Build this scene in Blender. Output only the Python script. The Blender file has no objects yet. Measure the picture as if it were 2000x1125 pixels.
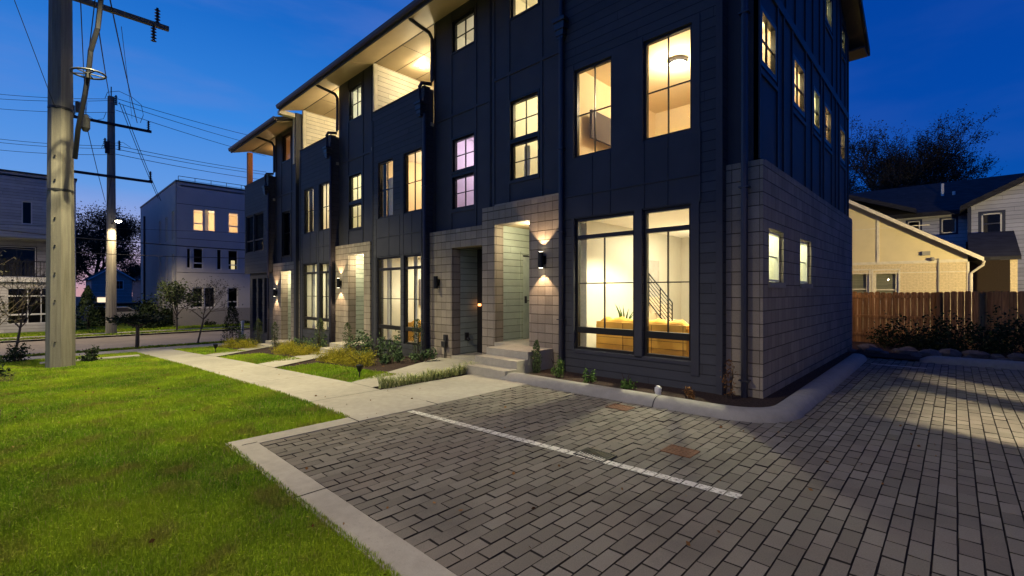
import bpy, math, random
import numpy as np
from mathutils import Vector
random.seed(7); rng = np.random.default_rng(7)
C = bpy.context.scene.collection

# ------------------------------------------------------------------ camera, sky, exposure
FPX, CXP, HYP, HC = 902.0, 1000.0, 568.0, 1.7
YAW = math.atan(940/902.)
SN, CS = math.sin(YAW), math.cos(YAW)
cam = bpy.data.cameras.new('camera'); camo = bpy.data.objects.new('camera', cam); C.objects.link(camo)
cam.sensor_width = 36; cam.lens = FPX/2000*36; cam.shift_y = (HYP-562.5)/2000
cam.clip_end = 2000; cam.clip_start = .05
camo.location = (0, 0, HC)
camo.rotation_euler = (math.pi/2, 0, math.atan2(CS, SN))
bpy.context.scene.camera = camo

world = bpy.data.worlds.new('World'); bpy.context.scene.world = world; world.use_nodes = True
wt = world.node_tree; wt.nodes.clear()
def wn(t, **k):
    n = wt.nodes.new(t)
    for a, b in k.items(): setattr(n, a, b)
    return n
def wm(op, a, b=None, c=None):
    n = wn('ShaderNodeMath', operation=op)
    for i, x in enumerate((a, b, c)):
        if x is None: continue
        if isinstance(x, (int, float)): n.inputs[i].default_value = x
        else: wt.links.new(x, n.inputs[i])
    return n.outputs[0]
tc = wn('ShaderNodeTexCoord'); sx = wn('ShaderNodeSeparateXYZ'); wt.links.new(tc.outputs['Generated'], sx.inputs[0])
elev = wm('MAXIMUM', sx.outputs[2], 0.0)
def ramp(fac, stops):
    r = wn('ShaderNodeValToRGB'); e = r.color_ramp.elements
    while len(e) > 1: e.remove(e[0])
    e[0].position = stops[0][0]; e[0].color = (*stops[0][1], 1)
    for p, c in stops[1:]:
        q = e.new(p); q.color = (*c, 1)
    wt.links.new(fac, r.inputs[0]); return r.outputs[0]
# west (where the sun went down) and the darker half opposite
west = ramp(elev, [(0, (.66, .34, .34)), (.035, (.56, .37, .48)), (.09, (.42, .44, .74)), (.17, (.13, .33, .78)), (.30, (.040, .24, .74)), (.47, (.008, .14, .58)), (.7, (.003, .08, .42)), (1, (.002, .05, .28))])
east = ramp(elev, [(0, (.01, .10, .44)), (.1, (.003, .085, .42)), (.3, (.001, .064, .39)), (.5, (.0006, .050, .34)), (1, (.0005, .028, .2))])
az = wm('ADD', wm('MULTIPLY', sx.outputs[0], -.75), wm('MULTIPLY', sx.outputs[1], -.25))
mr = wn('ShaderNodeMapRange'); mr.interpolation_type = 'SMOOTHSTEP'
wt.links.new(az, mr.inputs[0]); mr.inputs[1].default_value = -.20; mr.inputs[2].default_value = .62
mx = wn('ShaderNodeMix', data_type='RGBA'); wt.links.new(mr.outputs[0], mx.inputs[0]); wt.links.new(east, mx.inputs[6]); wt.links.new(west, mx.inputs[7])
# thin high wisps of cloud
mp = wn('ShaderNodeMapping'); wt.links.new(tc.outputs['Generated'], mp.inputs[0]); mp.inputs['Scale'].default_value = (1.6, 1.0, 5.0); mp.inputs['Rotation'].default_value = (.25, .1, .3)
nz = wn('ShaderNodeTexNoise'); nz.inputs['Scale'].default_value = 2.2; nz.inputs['Detail'].default_value = 5; nz.inputs['Roughness'].default_value = .55
wt.links.new(mp.outputs[0], nz.inputs[0])
cm = wn('ShaderNodeMapRange'); cm.interpolation_type = 'SMOOTHSTEP'; wt.links.new(nz.outputs[0], cm.inputs[0]); cm.inputs[1].default_value = .42; cm.inputs[2].default_value = .72
cm.inputs[4].default_value = .5
cf = wm('MULTIPLY', wm('MULTIPLY', cm.outputs[0], wm('SUBTRACT', 1.0, elev)), wm('ADD', .12, wm('MULTIPLY', mr.outputs[0], .88)))
mc = wn('ShaderNodeMix', data_type='RGBA'); wt.links.new(cf, mc.inputs[0]); wt.links.new(mx.outputs[2], mc.inputs[6]); mc.inputs[7].default_value = (.17, .24, .62, 1)
bg = wn('ShaderNodeBackground'); bg.inputs[1].default_value = 1.0
wo = wn('ShaderNodeOutputWorld'); wt.links.new(mc.outputs[2], bg.inputs[0]); wt.links.new(bg.outputs[0], wo.inputs[0])
vs = bpy.context.scene.view_settings
vs.view_transform = 'Standard'; vs.look = 'None'; vs.gamma = 1; vs.exposure = 0

WARM = (1, .80, .50); YEL = (1, .86, .56)
def lamp(kind, name, loc, power, col=WARM, radius=.1, rot=None, parent=None, **k):
    l = bpy.data.lights.new(name, kind); l.energy = power; l.color = col
    if kind in ('POINT', 'SPOT'): l.shadow_soft_size = radius
    for a, b in k.items(): setattr(l, a, b)
    o = bpy.data.objects.new(name, l); C.objects.link(o)
    if parent is not None:
        o.parent = parent; o.location = Vector(loc)-Vector(ORG[parent.name])
    else: o.location = loc
    if rot: o.rotation_euler = rot
    return o
ORG = {}

# ------------------------------------------------------------------ materials
def rgb(c): return (*c, 1)
class Mt:
    def __init__(s, name, col=(.5, .5, .5), rough=.7, metal=0, spec=.3):
        m = bpy.data.materials.new(name); m.use_nodes = True; s.m = m; s.t = m.node_tree
        s.b = s.t.nodes['Principled BSDF']; s.b.inputs['Base Color'].default_value = rgb(col)
        s.b.inputs['Roughness'].default_value = rough; s.b.inputs['Metallic'].default_value = metal
        s.b.inputs['Specular IOR Level'].default_value = spec
    def n(s, t, **k):
        n = s.t.nodes.new(t)
        for a, b in k.items(): setattr(n, a, b)
        return n
    def l(s, a, b): s.t.links.new(a, b)
    def math(s, op, *xs):
        n = s.n('ShaderNodeMath', operation=op)
        for i, x in enumerate(xs):
            if isinstance(x, (int, float)): n.inputs[i].default_value = x
            else: s.l(x, n.inputs[i])
        return n.outputs[0]
    def pos(s):
        g = s.n('ShaderNodeNewGeometry'); x = s.n('ShaderNodeSeparateXYZ'); s.l(g.outputs['Position'], x.inputs[0])
        nn = s.n('ShaderNodeSeparateXYZ'); s.l(g.outputs['Normal'], nn.inputs[0]); s.g = g
        return x.outputs, nn.outputs
    def noise(s, scale, detail=4, vec=None, rough=.55):
        n = s.n('ShaderNodeTexNoise'); n.inputs['Scale'].default_value = scale; n.inputs['Detail'].default_value = detail; n.inputs['Roughness'].default_value = rough
        if vec is None:
            g = s.n('ShaderNodeNewGeometry'); vec = g.outputs['Position']
        s.l(vec, n.inputs['Vector']); return n.outputs['Fac']
    def mr(s, v, a, b, c, d, smooth=False):
        n = s.n('ShaderNodeMapRange')
        if smooth: n.interpolation_type = 'SMOOTHSTEP'
        s.l(v, n.inputs[0])
        for i, x in enumerate((a, b, c, d)): n.inputs[i+1].default_value = x
        return n.outputs[0]
    def mix(s, f, a, b, blend='MIX'):
        n = s.n('ShaderNodeMix', data_type='RGBA', blend_type=blend)
        for i, x in ((0, f), (6, a), (7, b)):
            if isinstance(x, (int, float)): n.inputs[i].default_value = x
            elif isinstance(x, tuple): n.inputs[i].default_value = rgb(x)
            else: s.l(x, n.inputs[i])
        return n.outputs[2]
    def val(s, col, v):   # multiply a colour by a scalar socket
        n = s.n('ShaderNodeMix', data_type='RGBA', blend_type='MULTIPLY'); n.inputs[0].default_value = 1
        if isinstance(col, tuple): n.inputs[6].default_value = rgb(col)
        else: s.l(col, n.inputs[6])
        s.l(v, n.inputs[7]); return n.outputs[2]
    def color(s, x): s.l(x, s.b.inputs['Base Color'])
    def bump(s, h, dist=.01, strength=.6):
        b = s.n('ShaderNodeBump'); b.inputs['Strength'].default_value = strength; b.inputs['Distance'].default_value = dist
        s.l(h, b.inputs['Height']); s.l(b.outputs[0], s.b.inputs['Normal'])

def plain(name, col, rough=.7, metal=0, var=.12, scale=6, bump=0, spec=.3):
    m = Mt(name, col, rough, metal, spec)
    if var:
        v = m.mr(m.noise(scale, 6), .3, .7, 1-var, 1+var); m.color(m.val(col, v))
    if bump: m.bump(m.noise(scale*9, 5), bump, .5)
    return m.m
def lap(name, col, period, off=0, rough=.65, var=.08):
    m = Mt(name, col, rough); p, n = m.pos()
    t = m.math('FRACT', m.math('DIVIDE', m.math('SUBTRACT', p[2], off), period))
    groove = m.math('LESS_THAN', t, .075)
    v = m.mr(m.noise(3, 5), .3, .7, 1-var, 1+var)
    fine = m.n('ShaderNodeMapping'); g = m.n('ShaderNodeNewGeometry'); m.l(g.outputs['Position'], fine.inputs[0]); fine.inputs['Scale'].default_value = (2, 2, 40)
    v2 = m.mr(m.noise(3, 6, fine.outputs[0]), .3, .7, .93, 1.07)
    row = m.math('FLOOR', m.math('DIVIDE', m.math('SUBTRACT', p[2], off), period)); uu = m.math('ADD', m.math('DIVIDE', m.math('ADD', p[0], p[1]), 3.66), m.math('MULTIPLY', row, .37))
    cv = m.n('ShaderNodeCombineXYZ'); m.l(m.math('FLOOR', uu), cv.inputs[0]); m.l(row, cv.inputs[1]); wz = m.n('ShaderNodeTexWhiteNoise', noise_dimensions='3D'); m.l(cv.outputs[0], wz.inputs[0])
    v2 = m.math('MULTIPLY', v2, m.math('MULTIPLY', m.mr(wz.outputs[0], 0, 1, .88, 1.12), m.math('SUBTRACT', 1.0, m.math('MULTIPLY', m.math('LESS_THAN', m.math('FRACT', uu), .0022), .6))))
    m.color(m.mix(groove, m.val(col, m.math('MULTIPLY', v, v2)), tuple(c*.25 for c in col)))
    h = m.math('ADD', m.math('MULTIPLY', m.math('SUBTRACT', 1.0, t), 1.0), m.math('MULTIPLY', groove, -1.2))
    m.bump(h, .014, .9); return m.m
def block(name, col, bs=.2035, zoff=.035):
    m = Mt(name, col, .9); p, n = m.pos()
    front = m.math('GREATER_THAN', m.math('ABSOLUTE', n[1]), .5)
    u = m.math('ADD', m.math('MULTIPLY', front, p[0]), m.math('MULTIPLY', m.math('SUBTRACT', 1.0, front), p[1]))
    fu = m.math('DIVIDE', m.math('ADD', u, 100.05), bs); fz = m.math('DIVIDE', m.math('ADD', p[2], 100*bs+zoff), bs)
    tu, tz = m.math('FRACT', fu), m.math('FRACT', fz)
    ju = m.math('LESS_THAN', m.math('MINIMUM', tu, m.math('SUBTRACT', 1.0, tu)), .022)
    jz = m.math('LESS_THAN', m.math('MINIMUM', tz, m.math('SUBTRACT', 1.0, tz)), .034)
    # every second upright joint is a score line and shallower
    odd = m.math('LESS_THAN', m.math('FRACT', m.math('DIVIDE', m.math('ADD', m.math('ROUND', fu), m.math('FLOOR', fz)), 2.0)), .25)
    ju2 = m.math('MULTIPLY', ju, m.math('ADD', .45, m.math('MULTIPLY', odd, .55)))
    j = m.math('MAXIMUM', ju2, jz)
    cv = m.n('ShaderNodeCombineXYZ'); m.l(m.math('FLOOR', fu), cv.inputs[0]); m.l(m.math('FLOOR', fz), cv.inputs[1])
    wnz = m.n('ShaderNodeTexWhiteNoise', noise_dimensions='3D'); m.l(cv.outputs[0], wnz.inputs[0])
    v = m.mr(wnz.outputs[0], 0, 1, .84, 1.12)
    st = m.mr(m.noise(1.3, 5), .3, .7, .86, 1.1)
    gr = m.mr(m.noise(70, 4), .3, .7, .88, 1.1)
    c = m.val(col, m.math('MULTIPLY', m.math('MULTIPLY', v, st), gr))
    m.color(m.mix(j, c, (col[0]*.22, col[1]*.2, col[2]*.18)))
    h = m.math('SUBTRACT', m.math('MULTIPLY', m.noise(90, 4), .18), j)
    m.bump(h, .012, .9); return m.m
def bricky(name, col, bw=.2, bh=.067, mort=.12):
    m = Mt(name, col, .9); p, n = m.pos()
    fz = m.math('DIVIDE', m.math('ADD', p[2], 50), bh)
    fu = m.math('ADD', m.math('DIVIDE', m.math('ADD', m.math('ADD', p[0], p[1]), 200), bw), m.math('MULTIPLY', m.math('FLOOR', fz), .5))
    tu, tz = m.math('FRACT', fu), m.math('FRACT', fz)
    j = m.math('MAXIMUM', m.math('LESS_THAN', tu, .05), m.math('LESS_THAN', tz, mort))
    v = m.mr(m.noise(14, 4), .3, .7, .85, 1.12)
    m.color(m.mix(j, m.val(col, v), tuple(c*.62 for c in col))); m.bump(m.math('SUBTRACT', 1.0, j), .006, .7); return m.m
def shingles(name, col):
    m = Mt(name, col, .9); p, n = m.pos()
    s_ = m.math('ADD', m.math('ADD', p[1], p[0]), 100); z = m.math('DIVIDE', m.math('ADD', p[2], 50), .07)
    cv = m.n('ShaderNodeCombineXYZ'); m.l(m.math('FLOOR', m.math('DIVIDE', s_, .28)), cv.inputs[0]); m.l(m.math('FLOOR', z), cv.inputs[1])
    w = m.n('ShaderNodeTexWhiteNoise', noise_dimensions='3D'); m.l(cv.outputs[0], w.inputs[0])
    v = m.mr(w.outputs[0], 0, 1, .7, 1.25)
    m.color(m.val(col, v)); m.bump(m.math('FRACT', z), .01, .6); return m.m

M = {}
M['siding_dark'] = lap('dark lap siding', (.040, .041, .047), .165)
M['panel_dark'] = plain('dark smooth panel', (.039, .039, .047), .6, var=.14, scale=1.6)
M['trim_dark'] = plain('dark trim', (.030, .030, .037), .5, var=.08)
M['frame_dark'] = plain('black window frame', (.012, .011, .011), .35, var=.05)
M['metal_dark'] = plain('bronze gutter metal', (.035, .034, .045), .35, .4, var=.1, spec=.5)
M['block'] = block('scored split block', (.265, .225, .175))
M['siding_green'] = lap('green grey entry siding', (.30, .34, .28), .165)
M['siding_white'] = lap('cream balcony siding', (.66, .60, .48), .165)
M['trim_white'] = plain('cream trim', (.66, .60, .48), .6)
M['soffit'] = plain('tan soffit board', (.42, .32, .19), .6, var=.06, scale=2)
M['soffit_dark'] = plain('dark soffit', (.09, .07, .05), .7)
M['shingle'] = shingles('dark shingles', (.028, .028, .034))
M['wood_post'] = plain('stained post', (.42, .18, .07), .6, var=.2, scale=12)
M['wall_in'] = plain('painted plaster', (.78, .75, .66), .9, var=.02)
M['wall_grey'] = plain('mauve plaster', (.62, .55, .62), .9, var=.02)
M['wall_room'] = plain('living room plaster', (.50, .475, .40), .9, var=.02)
M['ceil_in'] = plain('ceiling paint', (.80, .78, .72), .9, var=.02)
M['floor_in'] = plain('oak floor', (.36, .24, .13), .5, var=.2, scale=4)
M['wall_tan'] = plain('tan plaster', (.80, .67, .45), .9, var=.02)
M['curtain'] = plain('curtain cloth', (.74, .72, .64), .9, var=.1, scale=18)
M['door_dark'] = plain('dark door paint', (.02, .018, .018), .4)
M['door_pale'] = plain('grey green door', (.34, .39, .35), .5)
M['brass'] = plain('brass', (.6, .35, .12), .3, 1)
def emit(name, col, s):
    m = Mt(name, col); m.b.inputs['Emission Color'].default_value = rgb(col); m.b.inputs['Emission Strength'].default_value = s; return m.m
M['lamp_lit'] = emit('lit lamp lens', (1, .88, .62), 14)
M['lamp_hot'] = emit('lit small lamp', (1, .9, .66), 60)
M['led'] = emit('lit keypad', (1, .35, .1), 6)
def glassy():
    m = bpy.data.materials.new('window glass'); m.use_nodes = True; t = m.node_tree; t.nodes.clear()
    a = t.nodes.new('ShaderNodeBsdfTransparent'); a.inputs[0].default_value = (.95, .96, .95, 1)
    b = t.nodes.new('ShaderNodeBsdfGlossy'); b.inputs['Roughness'].default_value = .01
    lw = t.nodes.new('ShaderNodeFresnel'); lw.inputs[0].default_value = 1.5
    mu = t.nodes.new('ShaderNodeMath'); mu.operation = 'MULTIPLY'; mu.inputs[1].default_value = .55; mu.use_clamp = True
    x = t.nodes.new('ShaderNodeMixShader'); o = t.nodes.new('ShaderNodeOutputMaterial')
    t.links.new(lw.outputs[0], mu.inputs[0]); t.links.new(mu.outputs[0], x.inputs[0]); t.links.new(a.outputs[0], x.inputs[1]); t.links.new(b.outputs[0], x.inputs[2]); t.links.new(x.outputs[0], o.inputs[0])
    return m
M['glass'] = glassy()
def concrete(name, col, bumpy=.004):
    m = Mt(name, col, .85)
    a = m.mr(m.noise(.7, 6), .3, .7, .82, 1.12); b = m.mr(m.noise(9, 6), .3, .7, .9, 1.08); c = m.mr(m.noise(160, 3), .3, .7, .93, 1.06)
    cr = m.math('LESS_THAN', m.noise(46, 2), .33)
    m.color(m.mix(m.math('MULTIPLY', cr, .25), m.val(col, m.math('MULTIPLY', m.math('MULTIPLY', a, b), c)), tuple(x*.5 for x in col)))
    m.bump(m.noise(120, 5), bumpy, .5); return m.m
M['concrete'] = concrete('broom finished concrete', (.35, .325, .265))
M['concrete_kerb'] = concrete('kerb concrete', (.29, .275, .24), .01)
M['concrete_old'] = concrete('old pole concrete', (.27, .25, .205), .01)
mq = Mt('weathered pole concrete', (.21, .195, .16), .9); gq = mq.n('ShaderNodeNewGeometry'); vq = mq.n('ShaderNodeMapping'); mq.l(gq.outputs['Position'], vq.inputs[0]); vq.inputs['Scale'].default_value = (9, 9, .5)
mq.color(mq.val((.215, .198, .16), mq.math('MULTIPLY', mq.mr(mq.noise(1.6, 6, vq.outputs[0]), .3, .7, .72, 1.2), mq.mr(mq.noise(60, 4), .3, .7, .86, 1.1)))); mq.bump(mq.noise(90, 5), .012, .6); M['pole_concrete'] = mq.m
M['asphalt'] = concrete('street asphalt', (.24, .21, .175), .01)
M['mulch'] = plain('bark mulch', (.035, .020, .014), 1, var=.6, scale=30, bump=.03)
M['soil'] = plain('soil', (.05, .04, .028), 1, var=.4, scale=14, bump=.02)
M['joint'] = plain('joint sand', (.030, .026, .022), 1, var=.3, scale=30)
M['rust'] = plain('rusty iron', (.14, .065, .032), .8, .2, var=.45, scale=40, bump=.004)
M['iron'] = plain('cast iron', (.05, .05, .05), .5, .6, var=.3, scale=30)
M['black'] = plain('black metal', (.012, .012, .013), .45, .3)
mp_ = Mt('worn line paint', (.7, .68, .6), .8); mp_.color(mp_.mix(mp_.mr(mp_.noise(38, 6), .52, .60, 0, .75), mp_.val((.66, .64, .55), mp_.mr(mp_.noise(5, 5), .3, .7, .8, 1.1)), (.19, .17, .14))); M['white_paint'] = mp_.m
M['pvc'] = plain('white plastic', (.62, .62, .58), .5)
M['wire'] = plain('cable', (.012, .012, .016), .6)
M['insul'] = plain('insulator', (.03, .028, .035), .3)
M['arm'] = plain('weathered crossarm', (.13, .10, .075), .8, var=.25, scale=20)
M['arm_dark'] = plain('dark crossarm', (.02, .02, .028), .8)
M['bark'] = plain('bark', (.045, .032, .024), .95, var=.4, scale=30)
M['bark_pale'] = plain('pale bark', (.11, .085, .06), .95, var=.3, scale=30)
M['leather'] = plain('tan sofa cloth', (.56, .30, .055), .7, var=.14, scale=3, bump=.006)
M['screen'] = plain('switched off screen', (.10, .09, .10), .25, var=.05)
M['tread'] = plain('stair wood', (.50, .40, .28), .6)
M['stone_in'] = plain('grey stone fireplace', (.36, .34, .30), .8)
M['wb_wall'] = plain('white stucco building', (.44, .42, .40), .9, var=.06, scale=.8)
M['wb_base'] = bricky('grey brick plinth', (.30, .28, .25))
M['wbl_wall'] = lap('pale lap siding', (.42, .40, .38), .19)
M['house_grey'] = lap('blue grey siding', (.36, .32, .28), .2)
M['house_pale'] = lap('pale grey siding', (.40, .41, .47), .2)
M['gable_yellow'] = plain('cream stucco gable', (.66, .56, .34), .9, var=.05, scale=2)
M['brick_yellow'] = bricky('painted cream brick', (.66, .54, .34))
M['navy_trim'] = plain('navy window trim', (.012, .02, .06), .5)
M['white_trim'] = plain('white trim', (.62, .60, .56), .6, var=.05)
M['rail'] = plain('black railing', (.01, .01, .01), .4)
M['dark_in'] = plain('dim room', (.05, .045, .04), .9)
M['blind'] = lap('slatted blinds', (.36, .36, .25), .05)  # pale yellow green slats
def leafmat(name, c1, c2, trans=.25):
    m = Mt(name, c1, .75, spec=.15)
    at = m.n('ShaderNodeAttribute'); at.attribute_name = 'tint'
    m.color(m.mix(at.outputs['Fac'], c1, c2))
    return m.m
M['leaf_dark'] = leafmat('dark leaves', (.012, .022, .010), (.032, .050, .018))
M['leaf_tree'] = leafmat('drab tree leaves', (.014, .016, .012), (.045, .040, .022))  # dark leaf tones mixed at random
M['leaf_rose'] = leafmat('rose leaves', (.030, .060, .022), (.10, .15, .06))
M['leaf_gold'] = leafmat('golden juniper', (.13, .14, .010), (.46, .38, .028))
M['leaf_green'] = leafmat('fresh green leaves', (.045, .10, .018), (.14, .24, .05))
M['leaf_stripe'] = leafmat('striped lily turf', (.09, .15, .04), (.50, .50, .20))
M['leaf_russet'] = leafmat('russet leaves', (.10, .045, .015), (.26, .13, .04))
M['leaf_conifer'] = leafmat('conifer needles', (.010, .020, .008), (.030, .046, .016))
M['leaf_upright'] = leafmat('boxwood leaves', (.030, .052, .018), (.09, .12, .04))

# ------------------------------------------------------------------ mesh builder
class MB:
    def __init__(s): s.v = []; s.f = []; s.m = []
    def quad(s, pts, mi=0):
        i = len(s.v); s.v += [tuple(p) for p in pts]; s.f.append(tuple(range(i, i+len(pts)))); s.m.append(mi); return s
    def box(s, x0, x1, y0, y1, z0, z1, mi=0):
        x0, x1 = min(x0, x1), max(x0, x1); y0, y1 = min(y0, y1), max(y0, y1); z0, z1 = min(z0, z1), max(z0, z1)
        i = len(s.v); s.v += [(x, y, z) for z in (z0, z1) for y in (y0, y1) for x in (x0, x1)]
        for q in ((0, 2, 3, 1), (4, 5, 7, 6), (0, 1, 5, 4), (2, 6, 7, 3), (0, 4, 6, 2), (1, 3, 7, 5)): s.f.append(tuple(i+k for k in q)); s.m.append(mi)
        return s
    def fb(s, ax, pl, u0, u1, d0, d1, z0, z1, mi=0):
        if ax == 'x': return s.box(u0, u1, pl+d0, pl+d1, z0, z1, mi)
        return s.box(pl-d1, pl-d0, u0, u1, z0, z1, mi)
    def prism(s, poly, a, b, axis='x', mi=0):   # poly of (p, z) extruded along axis from a to b
        n = len(poly); i = len(s.v)
        for t in (a, b):
            for p, z in poly: s.v.append((t, p, z) if axis == 'x' else (p, t, z) if axis == 'y' else (p, z, t))
        s.f.append(tuple(i+k for k in range(n))); s.f.append(tuple(i+n+k for k in reversed(range(n)))); s.m += [mi, mi]
        for k in range(n):
            q = (k+1) % n; s.f.append((i+k, i+n+k, i+n+q, i+q)); s.m.append(mi)
        return s
    def tube(s, pts, r, n=8, mi=0, cap=True):
        pts = [Vector(p) for p in pts]; N = len(pts)
        rs = r if isinstance(r, (list, tuple)) else [r]*N
        i0 = len(s.v); up = Vector((0, 0, 1))
        for k in range(N):
            d = (pts[min(k+1, N-1)]-pts[max(k-1, 0)])
            if d.length < 1e-9: d = Vector((0, 0, 1))
            d.normalize(); a = d.cross(up)
            if a.length < .05: a = d.cross(Vector((0, 1, 0)))
            a.normalize(); b = a.cross(d)
            for j in range(n):
                t = 2*math.pi*j/n; s.v.append(tuple(pts[k]+(a*math.cos(t)+b*math.sin(t))*rs[k]))
        for k in range(N-1):
            for j in range(n):
                q = (j+1) % n; s.f.append((i0+k*n+j, i0+k*n+q, i0+(k+1)*n+q, i0+(k+1)*n+j)); s.m.append(mi)
        if cap:
            s.f.append(tuple(i0+j for j in reversed(range(n)))); s.f.append(tuple(i0+(N-1)*n+j for j in range(n))); s.m += [mi, mi]
        return s
    def lathe(s, c, prof, n=16, mi=0, axis='z'):
        i0 = len(s.v)
        for r, h in prof:
            for j in range(n):
                t = 2*math.pi*j/n; a, b = r*math.cos(t), r*math.sin(t)
                s.v.append((c[0]+a, c[1]+b, c[2]+h) if axis == 'z' else (c[0]+a, c[1]+h, c[2]+b))
        for k in range(len(prof)-1):
            for j in range(n):
                q = (j+1) % n; s.f.append((i0+k*n+j, i0+k*n+q, i0+(k+1)*n+q, i0+(k+1)*n+j)); s.m.append(mi)
        s.f.append(tuple(i0+j for j in reversed(range(n)))); s.f.append(tuple(i0+(len(prof)-1)*n+j for j in range(n))); s.m += [mi, mi]
        return s
    def wall(s, ax, pl, u0, u1, z0, z1, holes, th=.15, mi=0):
        us = sorted({u0, u1, *[min(max(h[0], u0), u1) for h in holes], *[min(max(h[1], u0), u1) for h in holes]})
        zs = sorted({z0, z1, *[min(max(h[2], z0), z1) for h in holes], *[min(max(h[3], z0), z1) for h in holes]})
        def P(u, d, z): return (u, pl+d, z) if ax == 'x' else (pl-d, u, z)
        def solid(i, j):
            if i < 0 or j < 0 or i >= len(us)-1 or j >= len(zs)-1: return None
            a, b = (us[i]+us[i+1])/2, (zs[j]+zs[j+1])/2
            return not any(h[0] < a < h[1] and h[2] < b < h[3] for h in holes)
        for i in range(len(us)-1):
            for j in range(len(zs)-1):
                if not solid(i, j): continue
                a, b, c, d = us[i], us[i+1], zs[j], zs[j+1]
                s.quad([P(a, 0, c), P(b, 0, c), P(b, 0, d), P(a, 0, d)], mi); s.quad([P(a, th, c), P(a, th, d), P(b, th, d), P(b, th, c)], mi)
                if not solid(i-1, j): s.quad([P(a, 0, c), P(a, 0, d), P(a, th, d), P(a, th, c)], mi)
                if not solid(i+1, j): s.quad([P(b, 0, c), P(b, th, c), P(b, th, d), P(b, 0, d)], mi)
                if not solid(i, j-1): s.quad([P(a, 0, c), P(a, th, c), P(b, th, c), P(b, 0, c)], mi)
                if not solid(i, j+1): s.quad([P(a, 0, d), P(b, 0, d), P(b, th, d), P(a, th, d)], mi)
        return s
    def build(s, name, mats, parent=None, loc=None, smooth=False, label=None):
        if parent is not None: L = ORG[parent.name]
        else:
            if loc is None:
                a = np.array(s.v); loc = (float((a[:, 0].min()+a[:, 0].max())/2), float((a[:, 1].min()+a[:, 1].max())/2), float(a[:, 2].min()))
            L = loc
        me = bpy.data.meshes.new(name); me.from_pydata([(x-L[0], y-L[1], z-L[2]) for x, y, z in s.v], [], s.f)
        if not isinstance(mats, (list, tuple)): mats = [mats]
        for m in mats: me.materials.append(M[m] if isinstance(m, str) else m)
        me.polygons.foreach_set('material_index', s.m)
        if smooth: me.polygons.foreach_set('use_smooth', [True]*len(s.f))
        me.update()
        o = bpy.data.objects.new(name, me); C.objects.link(o); ORG[o.name] = tuple(L)
        if parent is not None: o.parent = parent
        else: o.location = L
        if label: o['label'] = label
        return o
def tag(o, label, cat, group=None):
    o['label'] = label; o['category'] = cat
    if group: o['group'] = group
    return o
def struct(o, label=None):
    o['kind'] = 'structure'
    if label: o['label'] = label
    return o
def thing(name, label, cat, loc, group=None):
    o = bpy.data.objects.new(name, None); C.objects.link(o); o.location = loc; ORG[o.name] = tuple(loc)
    o.empty_display_size = .2
    return tag(o, label, cat, group)
PR = [(-60, -1.0), (-28, -.98), (-26, -.93), (-24.4, -.82), (-20, -.6), (-17.4, -.46), (-14.2, -.3), (-12.2, -.22), (-10.2, -.13), (-8.2, -.04), (-6, 0), (60, 0)]
def gz(x):
    if x <= PR[0][0]: return PR[0][1]
    for (a, b), (e, d) in zip(PR, PR[1:]):
        if x <= e: return b+(d-b)*(x-a)/(e-a)
    return 0.
def V3(px, py, f):      # a point of the place seen f metres ahead
    r = (px-CXP)/FPX*f; return (r*SN-f*CS, r*CS+f*SN, HC+(HYP-py)/FPX*f)

# ------------------------------------------------------------------ the row of townhouses
YF, YB, YU = 7.60, 7.75, 7.90     # bay fronts, block fronts, upper wall
XS, XSU = -2.12, -2.21            # block side wall, upper side wall
def win(par, ax, pl, u0, u1, z0, z1, mv=(), mh=(), rec=.045, fw=.05, fm='frame_dark', pane='glass', mt=.018, rails=(), casing=0, name='window', label=None):
    """window frame with thin bars, its pane a sub-part; returns the wall opening"""
    b = MB(); U0, U1, Z0, Z1 = u0-fw, u1+fw, z0-fw, z1+fw
    b.fb(ax, pl, U0, u0, rec, rec+.08, Z0, Z1).fb(ax, pl, u1, U1, rec, rec+.08, Z0, Z1)
    b.fb(ax, pl, u0, u1, rec, rec+.08, Z0, z0).fb(ax, pl, u0, u1, rec, rec+.08, z1, Z1)
    for a, c in rails: b.fb(ax, pl, u0, u1, rec-.012, rec+.09, a, c)
    for m in mv: b.fb(ax, pl, m-mt/2, m+mt/2, rec+.028, rec+.062, z0, z1)
    for m in mh: b.fb(ax, pl, u0, u1, rec+.031, rec+.059, m-mt/2, m+mt/2)
    if casing:
        c = casing
        b.fb(ax, pl, U0-c, U0, -.018, .03, Z0-c, Z1+c).fb(ax, pl, U1, U1+c, -.018, .03, Z0-c, Z1+c).fb(ax, pl, U0, U1, -.018, .03, Z0-c, Z0).fb(ax, pl, U0, U1, -.018, .03, Z1, Z1+c)
    o = b.build(name, fm, par, label=label)
    g = MB(); d = rec+.045
    if ax == 'x': g.quad([(u0, pl+d, z0), (u1, pl+d, z0), (u1, pl+d, z1), (u0, pl+d, z1)])
    else: g.quad([(pl-d, u0, z0), (pl-d, u1, z0), (pl-d, u1, z1), (pl-d, u0, z1)])
    g.build('pane', pane, o)
    return (U0, U1, Z0, Z1)
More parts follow.
